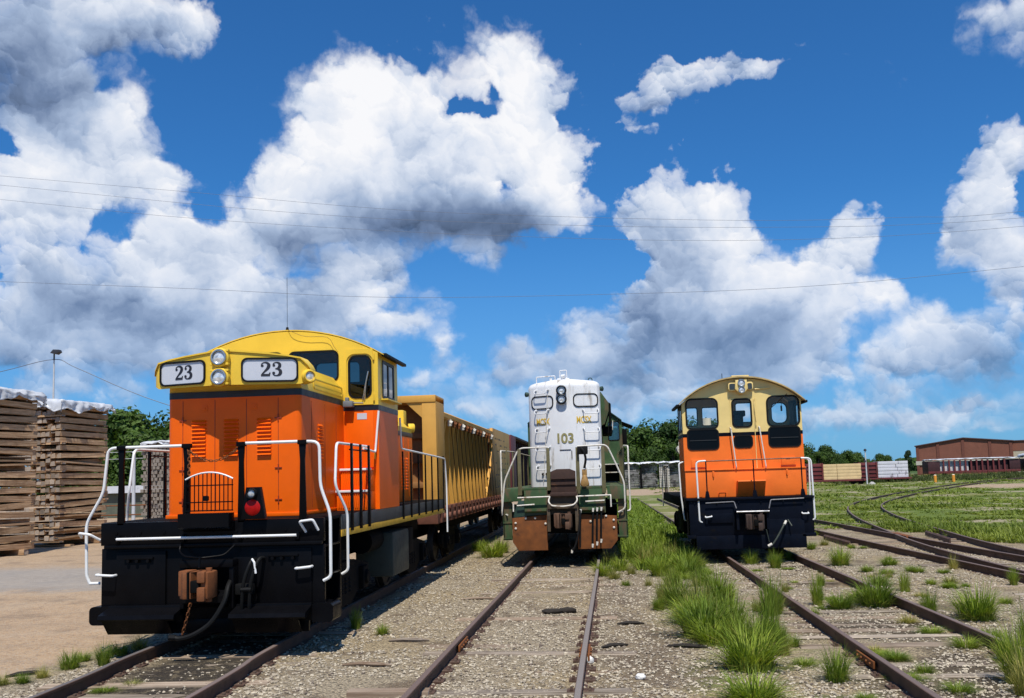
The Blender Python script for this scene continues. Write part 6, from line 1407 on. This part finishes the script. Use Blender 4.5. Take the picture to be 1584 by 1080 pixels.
    for x,l in((38.3,'left one of two short yellow-orange bollards in the far grass'),(40.35,'right one of two short yellow-orange bollards in the far grass')):
        T=thing('bollard',l,'bollard',(x,114,.2)); b=MB(); b.tube([(0,0,0),(0,0,.82)],.17,12); b.build('post',ym,T); b=MB(); b.lathe([(0,.17),(.05,.14),(.09,0)],(0,0,.82),(0,0,1),12); b.build('cap',mat('pale_cap',(.7,.6,.45),.6),T)
    # shed beyond the left railing
    T=thing('storage_shed','low pale shed roof seen behind the front left railing','shed',(-36,70,0))
    b=MB(); b.box(-3,4,0,4,0,1.9); b.build('wall',mat('shed_wall',(.09,.10,.07),.8),T); b=MB(); b.prism([(-3.4,1.9),(4.4,1.9),(4.0,2.45),(-3.0,2.45)],'xz',-.4,4.4); b.build('roof',tm,T)
    T=thing('pipe_fence','thin rusty rail fence seen through the front left railing','fence',(-33,58,0))
    for k in range(8):
        b=MB(); b.tube([(k*2,0,0),(k*2,0,1.25)],.05,8); b.build('post',P['rust'],T)
    for z in(.55,1.15): b=MB(); b.tube([(0,0,z),(14,0,z)],.04,8); b.build('rail',P['rust'],T)
    # overhead wires
    wm=mat('overhead_wire',(.14,.155,.19),.6)
    for k,(pts,l) in enumerate(((([-31,18.73],[-20.3,17.19],[-11.9,15.95],[-5,15.16],[7.1,14.17],[14.6,13.9],[20,13.88]),'topmost thin overhead wire crossing the clouds'),(([-31,18.24],[-16.9,16.08],[-7,14.91],[7.1,13.83],[20,13.57]),'second overhead wire from the top, just under the topmost one'),(([-31,17.47],[-20.3,15.83],[-7,14.29],[7.1,13.19],[20,13.17]),'third overhead wire from the top across the big clouds'),(([-31,13.1],[-20.3,12.18],[-10.3,11.26],[.8,10.88],[10,10.81],[20,11.27]),'lowest overhead wire, well below the other three'))):
        pts=[(pts[0][0]*1.6,45,pts[0][1]+(pts[0][1]-pts[1][1])/(pts[1][0]-pts[0][0])*18.6)]+[(p[0],45,p[1]) for p in pts]+[(40,45,pts[-1][1]+1.2)]
        b=MB(); b.tube(catmull(pts,6),.0075 if k<3 else .009,5); tag(b.build('overhead_wire',wm,None),l,'wire')
    b=MB(); b.tube(catmull([(-36,45,7.4),(-30.6,45,8.37),(-27.75,45,8.88),(-26.4,45,8.35),(-22,45,6.45),(-15,45,4.4),(-6,45,2.9)],6),.018,5); tag(b.build('overhead_wire',wm,None),'sagging wire running down both ways from the floodlight pole on the left','wire')
    for z,l in((5.15,'upper pale wire in front of the trees left of the orange engine'),(4.62,'lower pale wire in front of the trees left of the orange engine')):
        b=MB(); b.tube([(-42,70,z-.1),(-24,70,z)],.022,5); tag(b.build('overhead_wire',mat('pale_wire',(.4,.42,.4),.6),None),l,'wire')
# ------------------------------------------------------------------ trees
def tree_proto(seed,h,w,m,bark,nleaf,ls,lo=.18):
    rnd=random.Random(seed)
    b=MB(); b.tube([(0,0,-.1),(rnd.uniform(-.1,.1),rnd.uniform(-.1,.1),h*.35),(rnd.uniform(-.3,.3),rnd.uniform(-.3,.3),h*.8)],[h*.035,h*.025,h*.006],8)
    for k in range(7):
        z=h*(.25+.08*k); a=rnd.uniform(0,6.3); r=w*.42*(1-.06*k)
        b.tube([(0,0,z),(math.cos(a)*r*.5,math.sin(a)*r*.5,z+h*.08),(math.cos(a)*r,math.sin(a)*r,z+h*.18)],[h*.014,h*.009,h*.003],6)
    cl=[]
    for k in range(26):
        u=rnd.random(); z=h*(lo+.12+(.9-lo-.12)*u); prof=math.sin(min(1,(u*.86+.20))*3.05)**.7
        r=w*.5*prof*rnd.uniform(.45,.95); a=rnd.uniform(0,6.3); cl.append((r*math.cos(a)*.8,r*math.sin(a)*.8,z,w*rnd.uniform(.13,.22)))
    V=[];F=[]
    for i in range(nleaf):
        cx,cy,cz,cr=rnd.choice(cl); d=Vector((rnd.gauss(0,1),rnd.gauss(0,1),rnd.gauss(0,.85))); d.normalize(); d*=cr*(rnd.uniform(.55,1.08) if rnd.random()<.85 else rnd.uniform(0,1.35))
        p=Vector((cx,cy,cz))+d; n=(d.normalized()+Vector((rnd.gauss(0,.5),rnd.gauss(0,.5),rnd.gauss(.25,.5)))).normalized()
        t=n.orthogonal().normalized(); bb=n.cross(t); s=ls*rnd.uniform(.5,1.2); a=rnd.uniform(0,6.3); t,bb=t*math.cos(a)+bb*math.sin(a),bb*math.cos(a)-t*math.sin(a); k=len(V)
        V+= [tuple(p-t*s),tuple(p+bb*s*.55+n*s*.1),tuple(p+t*s),tuple(p-bb*s*.55+n*s*.1)]; F.append((k,k+1,k+2,k+3))
    me=bpy.data.meshes.new('crown'); me.from_pydata(V,[],F); me.materials.append(m)
    bmesh.ops.recalc_face_normals(b.b,faces=b.b.faces); mt=bpy.data.meshes.new('trunk'); b.b.to_mesh(mt); b.b.free(); mt.materials.append(bark)
    return mt,me
def make_trees():
    rnd=random.Random(31)
    bark=mat('tree_bark',(.10,.075,.055),.9,var=.3)
    g1=leaf_mat('oak_leaf',(.020,.050,.010),(.060,.110,.018),.22,.35,.3); g2=leaf_mat('bright_leaf',(.035,.075,.012),(.085,.14,.024),.22,.35,.3); g3=leaf_mat('pine_needle',(.012,.033,.012),(.035,.065,.02),.2,.4,.2)
    pr=[tree_proto(1,10,8.5,g1,bark,7000,.30),tree_proto(2,10,7.5,g1,bark,7000,.28),tree_proto(3,9,9,g2,bark,7000,.30),tree_proto(4,10,6,g2,bark,6000,.28),tree_proto(5,11,5.5,g3,bark,6500,.26,.22)]
    names=['oak_tree','oak_tree','broadleaf_tree','broadleaf_tree','pine_tree']
    def plant(k,x,y,h,label,group,ws=1.0):
        T=thing(names[k],label,'tree',(x,y,gz(x,y)-.05),rnd.uniform(0,6.3),group); s=h/[10,10,9,10,11][k]*1.02
        for nm,me in zip(('trunk','crown'),pr[k]):
            o=bpy.data.objects.new(nm,me); COL.objects.link(o); o.parent=T
        T.scale=(s*ws,s*ws,s)
    # left, behind the stacks
    Lf=[(2,-49,92,9.8),(0,-45,95,9.6),(2,-41.5,90,8.6),(0,-38,94,8.4),(2,-34,92,8.2),(1,-53,98,10),(3,-37.5,84,6.8),(2,-43,84,7.2),(0,-30,98,8.6),(2,-47,84,6.5),(2,-33.5,82,5.2),(0,-40,80,4.8),(2,-45,80,4.6),(2,-57,95,9.5)]
    for k,x,y,h in Lf: plant(k,x,y,h,'dense green tree behind the tie stacks left of the orange engine','trees behind the tie stacks',1.1)
    # between the middle and right engines
    Md=[(0,-1.5,168,10.6),(1,3.0,172,10.6),(2,6.2,165,9.8),(0,9.0,170,11.2),(1,12,168,11.0),(0,15.2,172,11.2),(2,18.5,168,10.4),(3,4.6,158,6.5),(2,8.0,158,6.2),(3,11.5,158,7.0),(0,-6,172,10),(2,1.2,158,5.6),(0,21.5,172,10.4),(2,14.6,158,6.0)]
    for k,x,y,h in Md: plant(k,x,y,h,'dark green tree above the far timber stacks, between the green and cream cabs','trees above the far timber stacks',1.05)
    # right of the switcher
    Rt=[(0,28,178,8.2),(0,31.5,178,7.6),(1,34.5,176,7.3),(0,37.6,178,6.2),(2,39.2,172,5.6),(3,36.5,165,4.8),(2,42.5,170,4.6),(2,45.5,175,4.3),(0,48.5,190,4.6),(2,33,162,5.0),(0,25,178,8),(2,50.8,180,4.0),(2,30,164,5.4),(2,40.8,168,4.0)]
    for k,x,y,h in Rt: plant(k,x,y,h,'green tree in the wood sloping down to the right of the orange switcher','trees right of the switcher')
    plant(4,51.3,165,4.6,'lone dark pine standing left of the brick building',None,.8)
    rn=[(2,49.3,170,3.6,'low green tree just left of the lone pine')]
    for k,x,y,h,l in rn: plant(k,x,y,h,l,None)
    # far wood on the horizon
    V=[];F=[];r2=random.Random(9)
    for i in range(26000):
        x=r2.uniform(-420,420); y=330+r2.uniform(0,14); hh=(10.5 if x<70 else 4.2)+4*MN.noise((x*.03,0,0))*(1 if x<70 else .4)+3*MN.noise((x*.14,2,0))*(1 if x<70 else .4); z=r2.uniform(0,max(3,hh)); s=r2.uniform(.5,1.1); k=len(V); n=Vector((r2.gauss(0,.5),-1,r2.gauss(.4,.5))).normalized(); t=n.orthogonal().normalized(); bb=n.cross(t); p=Vector((x,y,z))
        V+=[tuple(p-t*s),tuple(p+bb*s*.7),tuple(p+t*s),tuple(p-bb*s*.7)]; F.append((k,k+1,k+2,k+3))
    tag(rawmesh('distant_wood',V,F,g1),'low distant wood along the horizon','wood',kind='stuff')
# ------------------------------------------------------------------ small debris
def make_debris():
    dk=mat('charred_wood',(.022,.017,.013),.9,var=.4,bump=.4); wd=wood_mat('grey_driftwood',(.34,.29,.23),(.12,.09,.07),.2,0); rk=mat('white_rock',(.70,.68,.64),.85,var=.1,bump=.3)
    rnd=random.Random(77)
    def lump(name,x,y,sx,sy,sz,m,label,cat,rz=0):
        b=MB(); bmesh.ops.create_icosphere(b.b,subdivisions=2,radius=1)
        for v in b.b.verts: v.co=v.co*(1+.28*MN.noise(v.co*1.6+Vector((x,y,0)))); v.co.x*=sx;v.co.y*=sy;v.co.z*=sz
        tag(b.build(name,m,None,smooth=False,loc=(x,y,sz*.55),rot=(0,0,rz)),label,cat)
    lump('wood_chunk',-.93,15.35,.17,.07,.05,dk,'left half of the charred wood chunk lying between the middle rails','wood chunk',.1); lump('wood_chunk',-.68,15.4,.15,.06,.055,dk,'right half of the charred wood chunk lying between the middle rails','wood chunk',-.1)
    lump('white_rock',-.255,11.3,.05,.05,.05,rk,'white rock touching the right rail of the middle track','rock'); lump('white_rock',.30,10.4,.06,.05,.035,rk,'white rock on brown soil right of the middle track','rock')
    for i,(x,y,l,rz,lb) in enumerate(((.95,12.1,.26,-.25,'dark stick on the gravel right of the middle track, before the grass tufts'),(.30,14.1,.2,.1,'short dark stick right of the middle rail, farther off'),(-2.75,12.9,.28,.05,'weathered splinter of wood left of the middle track'),(-2.9,11.2,.3,-.05,'grey plank scrap left of the middle track, near the front'),(.05,12.3,.2,.5,'brown stick beside the right middle rail'),(-2.35,17.2,.33,.12,'rotten plank end left of the middle track, toward the engine'),(-7.0,10.9,.22,.7,'dark stick at the edge of the tan yard'))):
        b=MB(); b.tube([(-l,0,.02),(-l*.3,.02,.03),(l*.4,-.01,.03),(l,.02,.015)],[.012,.028,.026,.01],6); tag(b.build('stick',wd if i in(2,3,5) else dk,None,loc=(x,y,gz(x,y)),rot=(0,0,rz)),lb,'stick')
    # heavy old planks at the very front left of the middle track
    for x,y,lb in((-2.62,8.95,'old half-buried plank at the lower left end of the middle track'),(-2.3,9.75,'small old board left of the middle track near the bottom edge')):
        b=MB(); b.box(-.42,.42,-.1,.1,-.06,.045,.01); tag(b.build('plank',wd,None,loc=(x,y,0),rot=(0,.02,.08)),lb,'plank')
def main():
    global P
    setup(); P=paints()
    make_ground(); make_tracks(); make_stones(); make_tufts(); make_debris()
    make_loco23(); make_loco103(); make_switcher(); make_wagons()
    tarp,tm=make_stacks(); make_background(tarp,tm); make_trees()
    for o in sc.objects:
        if o.type=='MESH' and o.parent is None and 'label' not in o and 'kind' not in o: print('UNTAGGED',o.name)
main()
